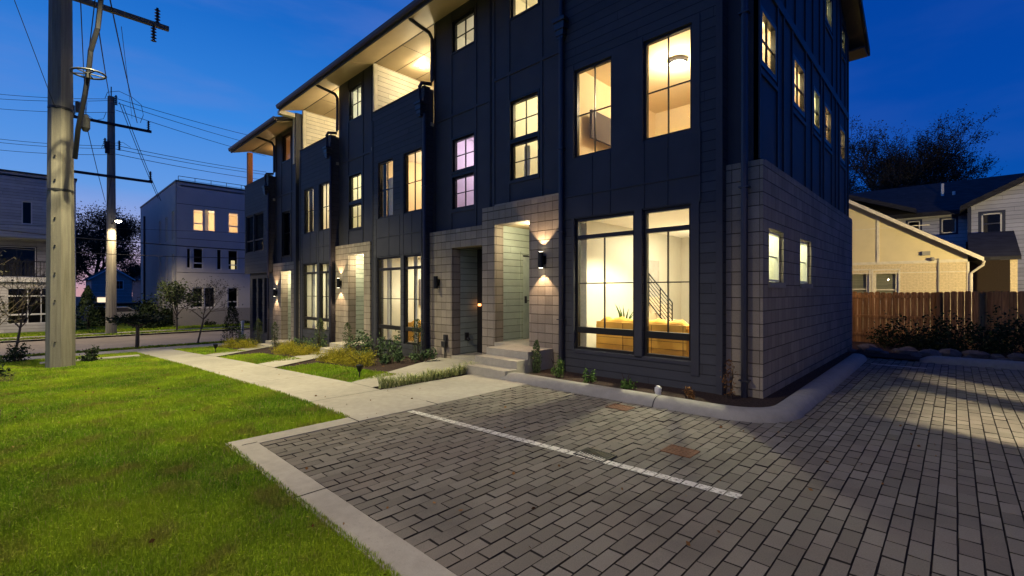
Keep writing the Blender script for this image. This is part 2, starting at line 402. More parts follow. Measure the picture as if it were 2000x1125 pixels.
def room(par, x0, x1, y0, y1, z0, z1, wall='wall_in', ceil='ceil_in', floor='floor_in', open_side='front', name='room'):
    b = MB()
    b.quad([(x0, y0, z0), (x1, y0, z0), (x1, y1, z0), (x0, y1, z0)], 2)
    b.quad([(x0, y0, z1), (x0, y1, z1), (x1, y1, z1), (x1, y0, z1)], 1)
    b.quad([(x0, y1, z0), (x1, y1, z0), (x1, y1, z1), (x0, y1, z1)])
    b.quad([(x0, y0, z0), (x0, y1, z0), (x0, y1, z1), (x0, y0, z1)])
    if open_side != 'side': b.quad([(x1, y1, z0), (x1, y0, z0), (x1, y0, z1), (x1, y1, z1)])
    if open_side != 'front': b.quad([(x1, y0, z0), (x0, y0, z0), (x0, y0, z1), (x1, y0, z1)])
    return b.build(name, [wall, ceil, floor], par)
def battens(b, ax, pl, us, z0, z1, w=.045, d=.02, mi=0):
    for u in us: b.fb(ax, pl, u-w/2, u+w/2, -d, .01, z0, z1, mi)
def sconce(par, x, z, lit=True):
    y = YB
    b = MB(); b.box(x-.06, x+.06, y-.035, y-.001, z-.09, z+.09); b.lathe((x, y-.105, z-.17), [(.058, 0), (.06, .004), (.06, .336), (.058, .34)], 18)
    b.tube([(x, y-.05, z), (x, y-.01, z)], .02, 6)
    o = b.build('wall_sconce', 'black', par)
    if lit:
        for s_ in (1, -1):
            l = MB(); l.lathe((x, y-.105, z+s_*.172), [(.045, 0), (.045, .003*s_)], 14); l.build('lens', 'lamp_lit', o)
            lamp('SPOT', 'sconce_beam', (x, y-.14, z+s_*.19), 75, (1, .68, .40), .02, (math.pi if s_ > 0 else 0, 0, 0), par, spot_size=math.radians(86), spot_blend=.25)
    return o
def downspout(par, pts, head=None):
    b = MB(); b.tube(pts, .052, 8); b.build('downspout', 'metal_dark', par)
    if head:
        x, y, z = head; h = MB()
        h.box(x-.15, x+.15, y-.13, y+.11, z+.24, z+.31); h.box(x-.12, x+.12, y-.10, y+.10, z+.09, z+.24)
        h.box(x-.09, x+.09, y-.08, y+.08, z-.03, z+.09); h.box(x-.065, x+.065, y-.06, y+.06, z-.09, z-.03)
        h.build('conductor_head', 'metal_dark', par)
def straps(par, x, y, zs):
    for z in zs: MB().box(x-.075, x+.075, y-.058, y+.06, z, z+.02).build('pipe_strap', 'metal_dark', par)
def roof(par, xa, xb, dz, rake_l=False, rake_r=False):
    E0, E1 = 6.98, 16.95; z0, zr, zb, YR = 9.06+dz, 10.75+dz, 8.62+dz, 12.2
    b = MB(); t = .14
    b.prism([(E0, z0), (E0, z0+t), (YR, zr+t), (E1, zb+t), (E1, zb), (YR, zr)], xa, xb)
    r = b.build('roof', 'shingle', par)
    s_ = MB(); s_.prism([(E0+.02, z0-.035), (YU, 9.282+dz), (YU, 9.262+dz), (E0+.02, z0-.055)], xa+.01, xb-.01)
    s_.build('soffit', 'soffit', par)
    g = MB(); g.box(xa, xb, E0-.03, E0+.012, z0-.07, z0+.14); g.build('fascia', 'trim_dark', par)
    # K-style gutter
    g = MB(); g.prism([(E0-.032, z0-.01), (E0-.032, z0+.125), (E0-.15, z0+.125), (E0-.13, z0+.05), (E0-.10, z0-.01)], xa-.01, xb+.01); g.build('gutter', 'metal_dark', par)
    return r

def common(par, x0, x1, dz):     # party walls, back and floors that close the house
    b = MB(); b.box(x0, x1, 16.05, 16.2, gz(x0)-.2, 8.75+dz); b.box(x0+.001, x0+.12, 8.9, 10.5, gz(x0)-.2, 6.3+dz); b.box(x0+.001, x0+.12, 10.52, 16.05, gz(x0)-.2, 9.2+dz)
    b.build('back_wall', 'panel_dark', par)

# ---- townhouse at the near end
H1 = thing('townhouse', 'near end townhouse with tall lit living room windows and block side wall facing the lot', 'townhouse', (-5.2, 12, 0), 'attached townhouses in the row')
# bay
holes = []
holes.append(win(H1, 'x', YF, -5.49, -4.26, .58, 3.09, rails=[(.86, .98), (2.73, 2.81)], mv=(), mh=()))
holes.append(win(H1, 'x', YF, -3.99, -3.22, .58, 3.09, rails=[(.86, .98), (2.73, 2.81)]))
b = MB()
b.box(-4.90, -4.88, YF+.07, YF+.105, .98, 2.73); b.box(-5.49, -4.26, YF+.073, YF+.102, 1.84, 1.86)
b.box(-3.615, -3.595, YF+.07, YF+.105, .98, 2.73); b.box(-3.99, -3.22, YF+.073, YF+.102, 1.84, 1.86); b.build('glazing_bar', 'frame_dark', H1)
holes.append(win(H1, 'x', YF, -5.51, -4.73, 4.42, 6.10, mv=(-5.11,), mh=(5.24,), fw=.045))
holes.append(win(H1, 'x', YF, -3.99, -3.20, 4.43, 6.12, mv=(-3.6,), mh=(5.24,), fw=.045))
b = MB(); b.wall('x', YF, -5.92, -2.66, -.1, 7.8, holes, .16)
b.box(-5.92, -5.77, YF+.161, YU, -.1, 7.8); b.box(-2.81, -2.66, YF+.161, YU, -.1, 7.8); b.box(-5.95, -2.63, YF-.02, YF+.19, 7.801, 7.84)
b.build('bay_siding', 'siding_dark', H1)
b = MB()      # flat panels and trim boards of the bay
for u0, u1 in ((-5.85, -5.56), (-4.68, -4.04), (-3.15, -3.02)): b.fb('x', YF, u0, u1, -.014, 0.004, 4.30 if u0 != -4.68 else 3.62, 6.25)
b.fb('x', YF, -5.84, -3.02, -.012, .002, 3.17, 4.36)
battens(b, 'x', YF-.012, (-5.84, -5.12, -4.72, -4.02, -3.58, -3.02), 3.17, 4.36, .03, .012)
b.fb('x', YF, -5.84, -3.02, -.03, -.012, 3.60, 3.63)
b.fb('x', YF, -5.60, -5.545, -.024, .0, .5, 3.17).fb('x', YF, -4.20, -4.05, -.024, 0, .5, 3.17).fb('x', YF, -3.165, -3.03, -.024, 0, .3, 3.17).fb('x', YF, -5.545, -3.165, -.024, 0, .46, .52)
b.fb('x', YF, -5.92, -5.85, -.02, 0, -.1, 7.8).fb('x', YF, -2.76, -2.66, -.02, 0, -.1, 7.8)
b.build('bay_panel', 'panel_dark', H1)
# upper wall over the entry, with its windows
holes = []
for z0, z1, m in ((4.36, 5.14, 4.75), (5.32, 6.14, 5.73)): holes.append(win(H1, 'x', YU, -7.58, -6.81, z0, z1, mv=(-7.2,), mh=(m,), fw=.045, casing=.05))
holes.append(win(H1, 'x', YU, -7.58, -6.81, 8.21, 8.95, mv=(-7.2,), fw=.045, casing=.05))
b = MB(); b.wall('x', YU, -8.27, -5.9, 3.6, 9.26, holes, .15); b.box(-5.9, -2.66, YU+.16, YU+.3, 7.7, 9.26)
b.box(-2.66, XSU, YB+.06, YU+.1, 3.6, 9.3)
b.build('upper_wall', 'panel_dark', H1)
b = MB(); battens(b, 'x', YU, (-8.19, -7.68, -6.66, -6.05), 3.76, 9.24, .07)
b.fb('x', YU, -8.23, -6.0, -.026, .01, 6.83, 6.90); b.fb('x', YU, -7.64, -6.72, -.024, .01, 4.24, 4.30); b.build('batten', 'trim_dark', H1)
# block front and block side wall
b = MB(); b.wall('x', YB, -8.46, -5.93, -.3, 3.74, [(-8.02, -6.90, .44, 3.29)], .30)
b.box(-8.46, -5.93, YB+.301, 8.6, 3.5, 3.74)
sh = []
sb = [(8.07, 8.92, 1.84, 2.69), (10.11, 11.02, 1.84, 2.69)]
b.wall('y', XS, YB+.2, 16.25, -.2, 3.72, sb, .12)
b.box(-2.66, XS, YB, YB+.2, -.2, 3.72)
b.box(-2.40, XS-.0, 7.9, 16.2, 3.721, 3.74)
b.build('block_wall', 'block', H1)
for a, c, z0, z1 in sb: MB().box(XS-.10, XS+.03, a-.03, c+.03, z0-.09, z0-.001).build('window_sill', 'concrete_old', H1)
for a, c, z0, z1 in sb: win(H1, 'y', XS, a+.05, c-.05, z0+.05, z1-.05, mh=(2.27,), rec=.06, fw=.035, fm='white_trim')
# upper side wall: gable shaped, board and batten
def K(y, z): return (round(y*1.0, 3), z)
SW = [(7.98, 8.72, 5.34, 6.10, 1, 1), (10.0, 10.78, 5.28, 6.08, 1, 1), (11.72, 12.22, 5.30, 6.03, 0, 1), (12.84, 13.55, 5.28, 6.02, 1, 1), (14.82, 15.50, 5.26, 6.00, 1, 1), (12.95, 13.62, 8.15, 8.85, 1, 0), (15.08, 15.50, 8.22, 8.90, 0, 1)]
holes = []
for a, c, z0, z1, v, h in SW:
    holes.append(win(H1, 'y', XSU, a, c, z0, z1, mv=((a+c)/2,) if v else (), mh=((z0+z1)/2,) if h else (), fw=.03, casing=.06, rec=-.02))
b = MB(); b.wall('y', XSU, YB+.06, 16.15, 3.6, 8.8, holes, .06)
b.prism([(YB+.06, 8.801), (YB+.06, 9.27), (12.2, 10.72), (16.15, 8.95), (16.15, 8.801)], XSU-.15, XSU)
b.build('side_wall', 'panel_dark', H1)
b = MB()
ys = [7.86, 8.86, 9.25, 9.84, 10.92, 11.5, 12.36, 12.72, 13.68, 14.2, 14.68, 15.62, 16.1]
battens(b, 'y', XSU, ys, 3.76, 6.55, .055, .028); battens(b, 'y', XSU, [7.86, 8.7, 9.4, 10.1, 10.9, 11.6, 12.3, 12.8, 13.78, 14.4, 14.95, 15.62, 16.1], 6.72, 9.2, .055, .028)
b.fb('y', XSU, 7.84, 16.12, -.034, .01, 6.55, 6.72)
for a, c, z0, z1, v, h in SW: b.fb('y', XSU, a-.14, c+.14, -.03, .01, z0-.24, z0-.17)
b.build('batten', 'trim_dark', H1)
r = roof(H1, -8.27, -1.80, 0)
b = MB(); b.prism([(6.98, 9.02), (6.98, 9.2), (12.2, 10.93), (16.97, 8.76), (16.97, 8.56), (12.2, 10.74)], -1.84, -1.79); b.build('rake_board', 'trim_dark', H1)
b = MB(); b.prism([(7.0, 9.0), (7.0, 9.03), (12.2, 10.73), (16.9, 8.60), (16.9, 8.56), (12.2, 10.70)], -2.2, -1.85); b.box(-8.2, -1.84, 16.2, 16.9, 8.53, 8.58); b.build('side_soffit', 'soffit_dark', H1)
common(H1, -8.27, -2.4, 0)
sc = MB(); sc.box(-3.0, -2.85, 16.2, 16.3, 2.4, 2.7); sc.build('rear_wall_light', 'black', H1); lamp('POINT', 'rear_light', (-2.9, 16.5, 2.35), 80, (1, .66, .34), .06, parent=H1)
# entry alcove
b = MB(); b.wall('y', -8.02, YB+.30, 9.75, .3, 3.4, [(8.72, 9.62, .4, 2.62)], .1); b.wall('x', 9.75, -8.12, -6.3, .3, 3.4, [], .1); b.box(-6.4, -6.3, YB+.3, 9.75, .3, 3.4)
b.build('entry_siding', 'siding_green', H1)
b = MB(); b.box(-8.1, -6.3, YB+.3, 9.8, 3.30, 3.36); b.build('entry_ceiling', 'soffit', H1)
b = MB(); b.box(-8.10, -8.05, 8.76, 9.60, .46, 2.58); d = b.build('entry_door', 'door_pale', H1)
b = MB(); b.box(-8.035, -8.0, 8.665, 8.75, .44, 2.7); b.box(-8.035, -8.0, 9.6, 9.68, .44, 2.7); b.box(-8.035, -8.0, 8.75, 9.6, 2.62, 2.7); b.build('door_frame', 'siding_green', H1)
b = MB(); b.box(-8.05, -8.02, 8.86, 8.92, 1.38, 1.56); b.tube([(-8.03, 8.88, 1.44), (-7.98, 8.88, 1.44), (-7.98, 9.0, 1.44)], .012, 6); b.build('handle', 'metal_dark', d)
def can_light(par, x, y, z, p, size=.07, col=YEL, ang=150, name='recessed_light'):
    b = MB(); b.lathe((x, y, z-.012), [(size*1.35, 0), (size*1.35, .010)], 18, 0); b.lathe((x, y, z-.018), [(size, 0), (size, .005)], 18, 1)
    o = b.build(name, ['white_trim', 'lamp_hot'], par)
    lamp('POINT', 'downlight', (x, y, z-.22), p*.55, col, .05, None, par)
    return o
can_light(H1, -7.18, 8.15, 3.30, 90)
sconce(H1, -6.47, 2.37)
b = MB(); b.box(-8.02, -5.93, YB-.0, YB+.02, 3.741, 3.775); b.build('block_cap', 'concrete_old', H1)
downspout(H1, [(-5.83, YF-.07, 9.0), (-5.83, YF-.07, -.02)], (-5.83, YF-.05, 6.95)); straps(H1, -5.83, YF-.07, (4.6, 2.9, 1.1))
downspout(H1, [(-2.36, YB-.08, 8.9), (-2.36, YB-.08, .05), (-2.36, YB-.16, -.02)]); straps(H1, -2.36, YB-.08, (6.0, 3.3, .3))
# rooms
room(H1, -5.8, -2.72, YF+.17, 13.2, .40, 3.25, 'wall_room'); room(H1, -5.8, -2.72, YF+.17, 11.6, 3.95, 6.45, 'wall_tan', 'wall_tan')
room(H1, -8.1, -5.85, YU+.16, 10.6, 3.95, 7.0); room(H1, -8.1, -5.85, YU+.16, 10.6, 7.3, 9.2)

lamp('SPOT', 'ceiling_spot', (-4.15, 8.75, 3.2), 760, (1, .93, .60), .05, (0, 0, 0), H1, spot_size=math.radians(134), spot_blend=.35); lamp('AREA', 'living_room_light', (-4.3, 10.4, 3.2), 120, (1, .93, .70), size=1.8, parent=H1); lamp('POINT', 'living_fill', (-4.4, 11.6, 2.6), 55, YEL, .25, parent=H1)
lamp('POINT', 'bedroom_light', (-4.11, 9.2, 6.12), 150, (1, .82, .52), .16, parent=H1)
lamp('POINT', 'stair_light', (-6.7, 9.3, 6.5), 85, (1, .84, .48), .15, parent=H1); lamp('POINT', 'stair_light', (-6.7, 9.3, 8.8), 60, (1, .84, .48), .15, parent=H1)
b = MB(); b.lathe((-4.11, 9.2, 6.37), [(.17, .08), (.19, .07), (.19, .02), (.15, -.01)], 26, 0); b.lathe((-4.11, 9.2, 6.33), [(.10, -.005), (.15, .02), (.16, .035)], 26, 1); b.build('ceiling_light', ['metal_dark', 'lamp_lit'], H1)
b = MB(); b.lathe((-4.72, 8.9, 3.22), [(.09, 0), (.10, .03)], 18, 0); b.lathe((-4.72, 8.9, 3.21), [(.07, 0), (.07, .009)], 18, 1); b.build('recessed_light', ['white_trim', 'lamp_hot'], H1)
# small rooms behind the block side windows and near side upper windows
for y0, y1, p in ((8.0, 9.0, 9), (10.0, 11.12, 9)):
    b = MB(); x0, x1 = -2.68, XS-.125
    b.quad([(x0, y0, 1.6), (x1, y0, 1.6), (x1, y1, 1.6), (x0, y1, 1.6)]); b.quad([(x0, y0, 2.9), (x0, y1, 2.9), (x1, y1, 2.9), (x1, y0, 2.9)])
    b.quad([(x0, y0, 1.6), (x0, y1, 1.6), (x0, y1, 2.9), (x0, y0, 2.9)]); b.quad([(x0, y0, 1.6), (x0, y0, 2.9), (x1, y0, 2.9), (x1, y0, 1.6)]); b.quad([(x0, y1, 1.6), (x1, y1, 1.6), (x1, y1, 2.9), (x0, y1, 2.9)])
    b.build('window_nook', 'curtain', H1); lamp('POINT', 'nook_light', (-2.52, (y0+y1)/2, 2.78), p*3.2, (.98, 1, .60), .05, parent=H1)
b = MB()
for y0, y1 in ((7.95, 8.75), (9.97, 10.81), (11.66, 11.70)):
    pass
# shallow boxes added behind the upper side windows so they look lit
for a_, c_, z0, z1, v_, h_ in SW:
    x0, x1 = -2.66, XSU-.062; y0, y1, z0, z1 = a_-.035, c_+.035, z0-.035, z1+.035
    b.quad([(x0, y0, z0), (x0, y1, z0), (x0, y1, z1), (x0, y0, z1)]); b.quad([(x0, y0, z0), (x1, y0, z0), (x1, y1, z0), (x0, y1, z0)]); b.quad([(x0, y0, z1), (x0, y1, z1), (x1, y1, z1), (x1, y0, z1)])
    b.quad([(x0, y1, z0), (x1, y1, z0), (x1, y1, z1), (x0, y1, z1)]); b.quad([(x0, y0, z0), (x0, y0, z1), (x1, y0, z1), (x1, y0, z0)])
    cold = (a_, z0 < 7) in ((11.72, True),) or z0 > 7
    lamp('POINT', 'side_window_light', (-2.45, (y0+y1)/2, z1-.1), 16, (.86, 1, .66) if cold else (1, .84, .50), .05, parent=H1)
b.build('window_nook', 'wall_tan', H1)

# ---- generic recessed entry
def alcove(par, x0, x1, y0, y1, z0, z1, door_x=None, side='siding_green', ceil='soffit'):
    b = MB(); b.wall('y', x0, y0, y1, z0-.05, z1+.1, [], .1); b.wall('x', y1, x0-.1, x1+.6, z0-.05, z1+.1, [], .1); b.box(x1+.5, x1+.6, y0, y1, z0-.05, z1+.1); b.build('entry_siding', side, par)
    b = MB(); b.box(x0-.08, x1+.5, y0, y1, z1+.005, z1+.06); b.build('entry_ceiling', ceil, par)

def balcony_room(par, x0, x1, zf, zc, lights, y1=10.4):
    b = MB(); b.wall('y', x0, YU, y1, zf, zc, [], .1); b.wall('x', y1, x0, x1, zf, zc, [], .1); b.box(x1, x1+.1, YU+.16, y1, zf, zc); b.build('balcony_wall', 'siding_white', par)
    b = MB(); b.wall('y', x0+.022, YU-.012, YU+.13, zf, zc, [], .05); b.box(x0-.03, x0+.022, YU-.02, YU+.01, zf+.2, zc); b.build('corner_board', 'trim_white', par)
    b = MB(); b.box(x0, x1, YU, y1, zc, zc+.05); b.box(x0, x1, YU-.03, YU+.03, zc-.014, zc+.01, 1)
    for k in range(1, 3): b.box(x0+.02, x1-.02, YU+k*.82, YU+k*.82+.018, zc-.006, zc-.001, 1)
    for k in range(1, 2): b.box(x0+(x1-x0)*k/2, x0+(x1-x0)*k/2+.018, YU+.04, y1-.02, zc-.0065, zc-.0015, 1)
    b.build('balcony_ceiling', ['soffit', 'soffit_dark'], par)
    b = MB(); b.box(x0, x1, YF+.2, y1, zf-.1, zf); b.build('balcony_floor', 'concrete_old', par)
    for x, y, p in lights: can_light(par, x, y, zc, p, .11, (1, .84, .52), 165)

# ---- second house
H2 = thing('townhouse', 'second townhouse along, with a dark unlit doorway and lit balcony above its bay', 'townhouse', (-11.2, 12, -.13), 'attached townhouses in the row')
holes = [win(H2, 'x', YF, -13.17, -11.94, .18, 2.69, rails=[(.52, .64), (2.33, 2.41)]), win(H2, 'x', YF, -11.67, -10.90, .19, 2.69, rails=[(.52, .64), (2.33, 2.41)]),
         win(H2, 'x', YF, -13.12, -12.34, 4.02, 5.69, mv=(-12.73,), mh=(4.85,), fw=.045), win(H2, 'x', YF, -11.65, -10.86, 4.02, 5.69, mv=(-11.25,), mh=(4.85,), fw=.045)]
b = MB()
for x0, xm, x1 in ((-13.17, -12.55, -11.94), (-11.67, -11.28, -10.90)):
    b.box(xm-.01, xm+.01, YF+.07, YF+.105, .64, 2.33); b.box(x0, x1, YF+.073, YF+.102, 1.45, 1.47)
b.build('glazing_bar', 'frame_dark', H2)
def bay_body(par, xa, xb, zb, zt, holes, mat='siding_dark'):
    b = MB(); b.wall('x', YF, xa, xb, zb, zt, holes, .16); b.box(xa, xa+.15, YF+.161, YU+.02, zb, zt); b.box(xb-.15, xb, YF+.161, YU+.02, zb, zt)
    b.box(xa-.02, xb+.02, YF-.02, YF+.19, zt+.001, zt+.035); b.build('bay_siding', mat, par)
def bay_panels(par, xa, xb, wa, wb, wc, wd, zl, zh, zb):   # windows at (wa, wb), (wc, wd); flat boards zl..zh and trim below
    b = MB(); b.fb('x', YF, wa-.09, wd+.12, -.012, .003, zl, zh)
    b.fb('x', YF, wb+.06, wc-.06, -.0125, .003, zh, zh+1.8)
    battens(b, 'x', YF-.012, (wa-.085, (wa+wb)/2+.05, wb+.02, wc-.05, (wc+wd)/2, wd+.10), zl, zh, .025, .01)
    b.fb('x', YF, wa-.09, wd+.12, -.026, -.012, (zl+zh)/2, (zl+zh)/2+.025)
    b.fb('x', YF, wa-.2, wa-.09, -.022, 0, zb, zl).fb('x', YF, wd+.09, wd+.14, -.022, 0, zb, zl)
    b.fb('x', YF, xa, xa+.06, -.02, 0, zb, zh+3.2).fb('x', YF, xb-.05, xb, -.02, 0, zb, zh+3.2)
    b.build('bay_panel', 'panel_dark', par)
bay_body(H2, -13.52, -10.68, -.35, 7.39, holes); bay_panels(H2, -13.52, -10.68, -13.17, -11.94, -11.67, -10.90, 2.78, 3.94, -.3)
holes = [win(H2, 'x', YU, -9.76, -8.97, z0, z1, mv=(-9.365,), mh=((z0+z1)/2,), fw=.045, casing=.05) for z0, z1 in ((3.94, 4.71), (4.95, 5.72), (8.17, 8.91))]
b = MB(); b.wall('x', YU, -14.0, -8.29, 3.2, 9.26, holes+[(-13.95, -10.64, 6.45, 9.27), (-13.4, -10.8, 3.2, 6.3)], .15); b.build('upper_wall', 'panel_dark', H2)
b = MB(); battens(b, 'x', YU, (-9.86, -8.86, -8.36, -10.58), 3.34, 9.24, .07); b.fb('x', YU, -10.5, -8.3, -.026, .01, 6.40, 6.47); b.fb('x', YU, -9.82, -8.9, -.024, .01, 3.80, 3.86); b.build('batten', 'trim_dark', H2)
b = MB(); b.wall('x', YB, -10.64, -8.461, -.5, 3.33, [(-9.66, -8.461, -.3, 2.84)], .30); b.box(-10.64, -8.461, YB+.301, 8.6, 3.1, 3.33); b.build('block_wall', 'block', H2)
b = MB(); b.wall('y', -9.66, YB+.30, 8.66, -.3, 2.95, [], .1); b.build('entry_siding', 'siding_green', H2)
b = MB(); b.box(-9.76, -8.3, 8.66, 8.72, -.3, 2.95); b.box(-9.7, -8.3, YB+.3, 8.7, 2.845, 2.95); d = b.build('entry_door', 'door_dark', H2)
b = MB(); b.box(-9.56, -9.50, 8.60, 8.66, 1.28, 1.34); b.build('keypad', 'led', d)
b = MB(); b.box(-9.66, -9.62, 8.20, 8.32, .36, .56); b.tube([(-9.60, 8.26, .42), (-9.54, 8.26, .36)], .04, 8); b.build('hose_bib', 'iron', H2)
b = MB(); b.box(-9.95, -9.83, YB-.06, YB, .36, .52); b.box(-9.99, -9.82, YB-.1, YB, .2, .34); b.tube([(-9.9, YB-.04, -.1), (-9.9, YB-.04, .25)], .02, 6); b.build('meter_box', 'iron', H2)
sconce(H2, -10.22, 1.93, False)
balcony_room(H2, -13.95, -10.64, 6.45, 9.27, [(-12.9, 9.1, 110), (-11.9, 9.1, 120)])
common(H2, -14.0, -8.29, 0)
roof(H2, -14.0, -8.27, 0)
downspout(H2, [(-10.55, 6.95, 9.08), (-10.6, 7.1, 9.02), (-10.62, 7.72, 8.92), (-10.62, 7.82, 8.8), (-10.62, 7.82, 7.62), (-10.62, 7.78, 7.50), (-10.66, 7.50, 7.46), (-10.70, 7.46, 7.36), (-10.70, 7.49, 6.95)], (-10.70, 7.49, 6.62))
downspout(H2, [(-10.62, 7.56, 6.6), (-10.62, 7.56, -.2)]); straps(H2, -10.62, 7.56, (4.6, 2.6, .8))
room(H2, -13.4, -10.8, YF+.17, 12.2, 0, 2.85, 'wall_room'); room(H2, -13.4, -10.8, YF+.17, 11.0, 3.6, 6.1, 'wall_tan')
room(H2, -10.5, -8.4, YU+.16, 10.4, 3.6, 6.2, 'wall_grey', 'wall_grey'); room(H2, -10.5, -8.4, YU+.16, 10.4, 6.6, 9.2)
lamp('AREA', 'living_room_light', (-12.1, 9.8, 2.8), 150, (1, .90, .62), size=1.5, parent=H2)
lamp('POINT', 'bedroom_light', (-12.1, 9.4, 5.6), 80, (1, .78, .50), .15, parent=H2)
lamp('POINT', 'stair_light', (-9.4, 9.2, 5.7), 60, (.95, .80, .92), .15, parent=H2); lamp('POINT', 'stair_light', (-9.4, 9.2, 8.8), 26, (1, .90, .66), .15, parent=H2)

# ---- third house
H3 = thing('townhouse', 'third townhouse along, its doorway and wall sconce both lit, left of the dark doorway', 'townhouse', (-17, 12, -.4), 'attached townhouses in the row')
holes = [win(H3, 'x', YF, -18.91, -17.71, .22, 2.72, rails=[(.55, .67), (2.36, 2.44)]), win(H3, 'x', YF, -17.43, -16.69, .24, 2.70, rails=[(.55, .67), (2.36, 2.44)]),
         win(H3, 'x', YF, -18.81, -18.03, 4.03, 5.70, mv=(-18.42,), mh=(4.86,), fw=.045), win(H3, 'x', YF, -17.40, -16.66, 4.02, 5.70, mv=(-17.03,), mh=(4.86,), fw=.045)]
b = MB()
for x0, xm, x1 in ((-18.91, -18.31, -17.71), (-17.43, -17.06, -16.69)):
    b.box(xm-.01, xm+.01, YF+.07, YF+.105, .67, 2.36); b.box(x0, x1, YF+.073, YF+.102, 1.48, 1.50)
b.build('glazing_bar', 'frame_dark', H3)
bay_body(H3, -19.27, -16.48, -.7, 7.38, holes); bay_panels(H3, -19.27, -16.48, -18.91, -17.71, -17.43, -16.69, 2.80, 3.94, -.6)
holes = [win(H3, 'x', YU, -15.60, -14.82, z0, z1, mv=(-15.21,), mh=((z0+z1)/2,), fw=.045, casing=.05) for z0, z1 in ((3.93, 4.71), (4.91, 5.75), (7.82, 8.85))]
b = MB(); b.wall('x', YU, -19.75, -14.01, 3.2, 9.26, holes+[(-19.72, -16.46, 6.45, 9.27), (-19.1, -16.6, 3.2, 6.3)], .15); b.build('upper_wall', 'panel_dark', H3)
b = MB(); battens(b, 'x', YU, (-15.72, -14.68, -14.1), 3.36, 9.24, .07); b.fb('x', YU, -16.4, -14.02, -.026, .01, 6.34, 6.41); b.build('batten', 'trim_dark', H3)
b = MB(); b.wall('x', YB, -16.46, -13.92, -.8, 3.33, [(-15.46, -14.34, -.1, 2.95)], .30); b.box(-16.46, -13.92, YB+.301, 8.6, 3.1, 3.33); b.build('block_wall', 'block', H3)
alcove(H3, -15.46, -14.34, YB+.3, 9.3, -.1, 2.95); can_light(H3, -14.9, 8.12, 2.95, 95)
b = MB(); b.box(-15.3, -14.45, 9.24, 9.29, -.08, 2.2); b.build('entry_door', 'door_pale', H3)
b = MB(); b.box(-14.82, -14.78, YB-.03, YB-.001, 0, .1); 
sconce(H3, -15.98, 1.98)
balcony_room(H3, -19.72, -16.46, 6.45, 9.27, [(-17.6, 9.3, 230), (-17.0, 8.5, 90)])
common(H3, -19.75, -14.01, 0)
roof(H3, -19.75, -14.01, 0)
b = MB(); b.box(-19.98, -19.77, 7.62, 8.2, -.7, 9.1); b.build('party_fin', 'panel_dark', H3)
b = MB(); b.box(-19.98, -19.86, 7.585, 7.619, 7.0, 9.05); b.box(-20.0, -19.755, 6.99, 7.6, 8.90, 9.06); b.build('fin_trim', 'trim_white', H3)
downspout(H3, [(-16.40, 6.95, 9.08), (-16.42, 7.1, 9.02), (-16.42, 7.72, 8.92), (-16.42, 7.82, 8.8), (-16.42, 7.82, 7.62), (-16.42, 7.78, 7.50), (-16.46, 7.50, 7.46), (-16.50, 7.46, 7.36), (-16.50, 7.49, 6.95)], (-16.50, 7.49, 6.62))
downspout(H3, [(-16.42, 7.56, 6.6), (-16.42, 7.56, -.5)]); straps(H3, -16.42, 7.56, (4.6, 2.6, .8))
room(H3, -19.1, -16.6, YF+.17, 11.5, 0, 2.9, 'wall_room'); room(H3, -19.1, -16.6, YF+.17, 11.0, 3.6, 6.1)
room(H3, -16.3, -14.2, YU+.16, 10.4, 3.5, 6.3); room(H3, -16.3, -14.2, YU+.16, 10.4, 6.6, 9.2)
lamp('AREA', 'living_room_light', (-17.9, 9.6, 2.8), 150, (1, .95, .66), size=1.5, parent=H3)
lamp('POINT', 'bedroom_light', (-17.9, 9.3, 5.6), 75, (1, .84, .52), .15, parent=H3)
lamp('POINT', 'stair_light', (-15.2, 9.2, 5.9), 70, (1, .92, .55), .15, parent=H3); lamp('POINT', 'stair_light', (-15.2, 9.0, 8.85), 30, (.9, .95, .7), .1, parent=H3)
b = MB(); b.lathe((-14.98, 8.45, 8.95), [(.02, 0), (.09, .03), (.09, .12), (.02, .15)], 14); b.build('pendant_light', 'lamp_hot', H3)

# ---- far end house, a step lower
H4 = thing('townhouse', 'far end townhouse, lower roof, open corner balcony on a stained wooden post', 'townhouse', (-23, 12, -.8), 'attached townhouses in the row')
holes = [win(H4, 'x', YF, -26.05, -25.05, 3.66, 5.42, fw=.05, fm='trim_dark', rails=[(3.66+.5, 3.66+.56)]), win(H4, 'x', YF, -24.85, -23.6, 3.66, 5.42, fw=.05, fm='trim_dark', rails=[(3.66+.5, 3.66+.56)])]
bay_body(H4, -26.29, -22.9, 2.56, 7.03, holes)
b = MB(); b.wall('x', YU, -26.2, -20.03, 2.9, 8.9, [win(H4, 'x', YU, -21.92, -21.10, 7.56, 8.62, fw=.045, casing=.05), win(H4, 'x', YU, -21.95, -21.12, 3.3, 5.2, fw=.045, casing=.05, mh=(4.3,)), (-26.3, -22.85, 6.0, 8.95), (-26.1, -23.0, 2.9, 5.9)], .15); b.build('upper_wall', 'panel_dark', H4)
b = MB(); battens(b, 'x', YU, (-22.1, -20.95, -20.2, -22.8), 2.98, 8.8, .07); b.fb('x', YU, -22.8, -20.1, -.026, .01, 6.0, 6.07); b.build('batten', 'trim_dark', H4)
b = MB(); b.wall('x', YB, -22.75, -19.72, -1.2, 2.95, [(-21.76, -20.62, -.5, 2.56)], .30); b.box(-22.75, -19.72, YB+.301, 8.6, 2.7, 2.95); b.build('block_wall', 'block', H4)
alcove(H4, -21.76, -20.62, YB+.3, 9.2, -.5, 2.56); can_light(H4, -21.2, 8.12, 2.56, 95)
b = MB(); b.box(-21.6, -20.75, 9.14, 9.19, -.48, 1.85); b.build('entry_door', 'door_pale', H4)
sconce(H4, -22.26, 1.62)
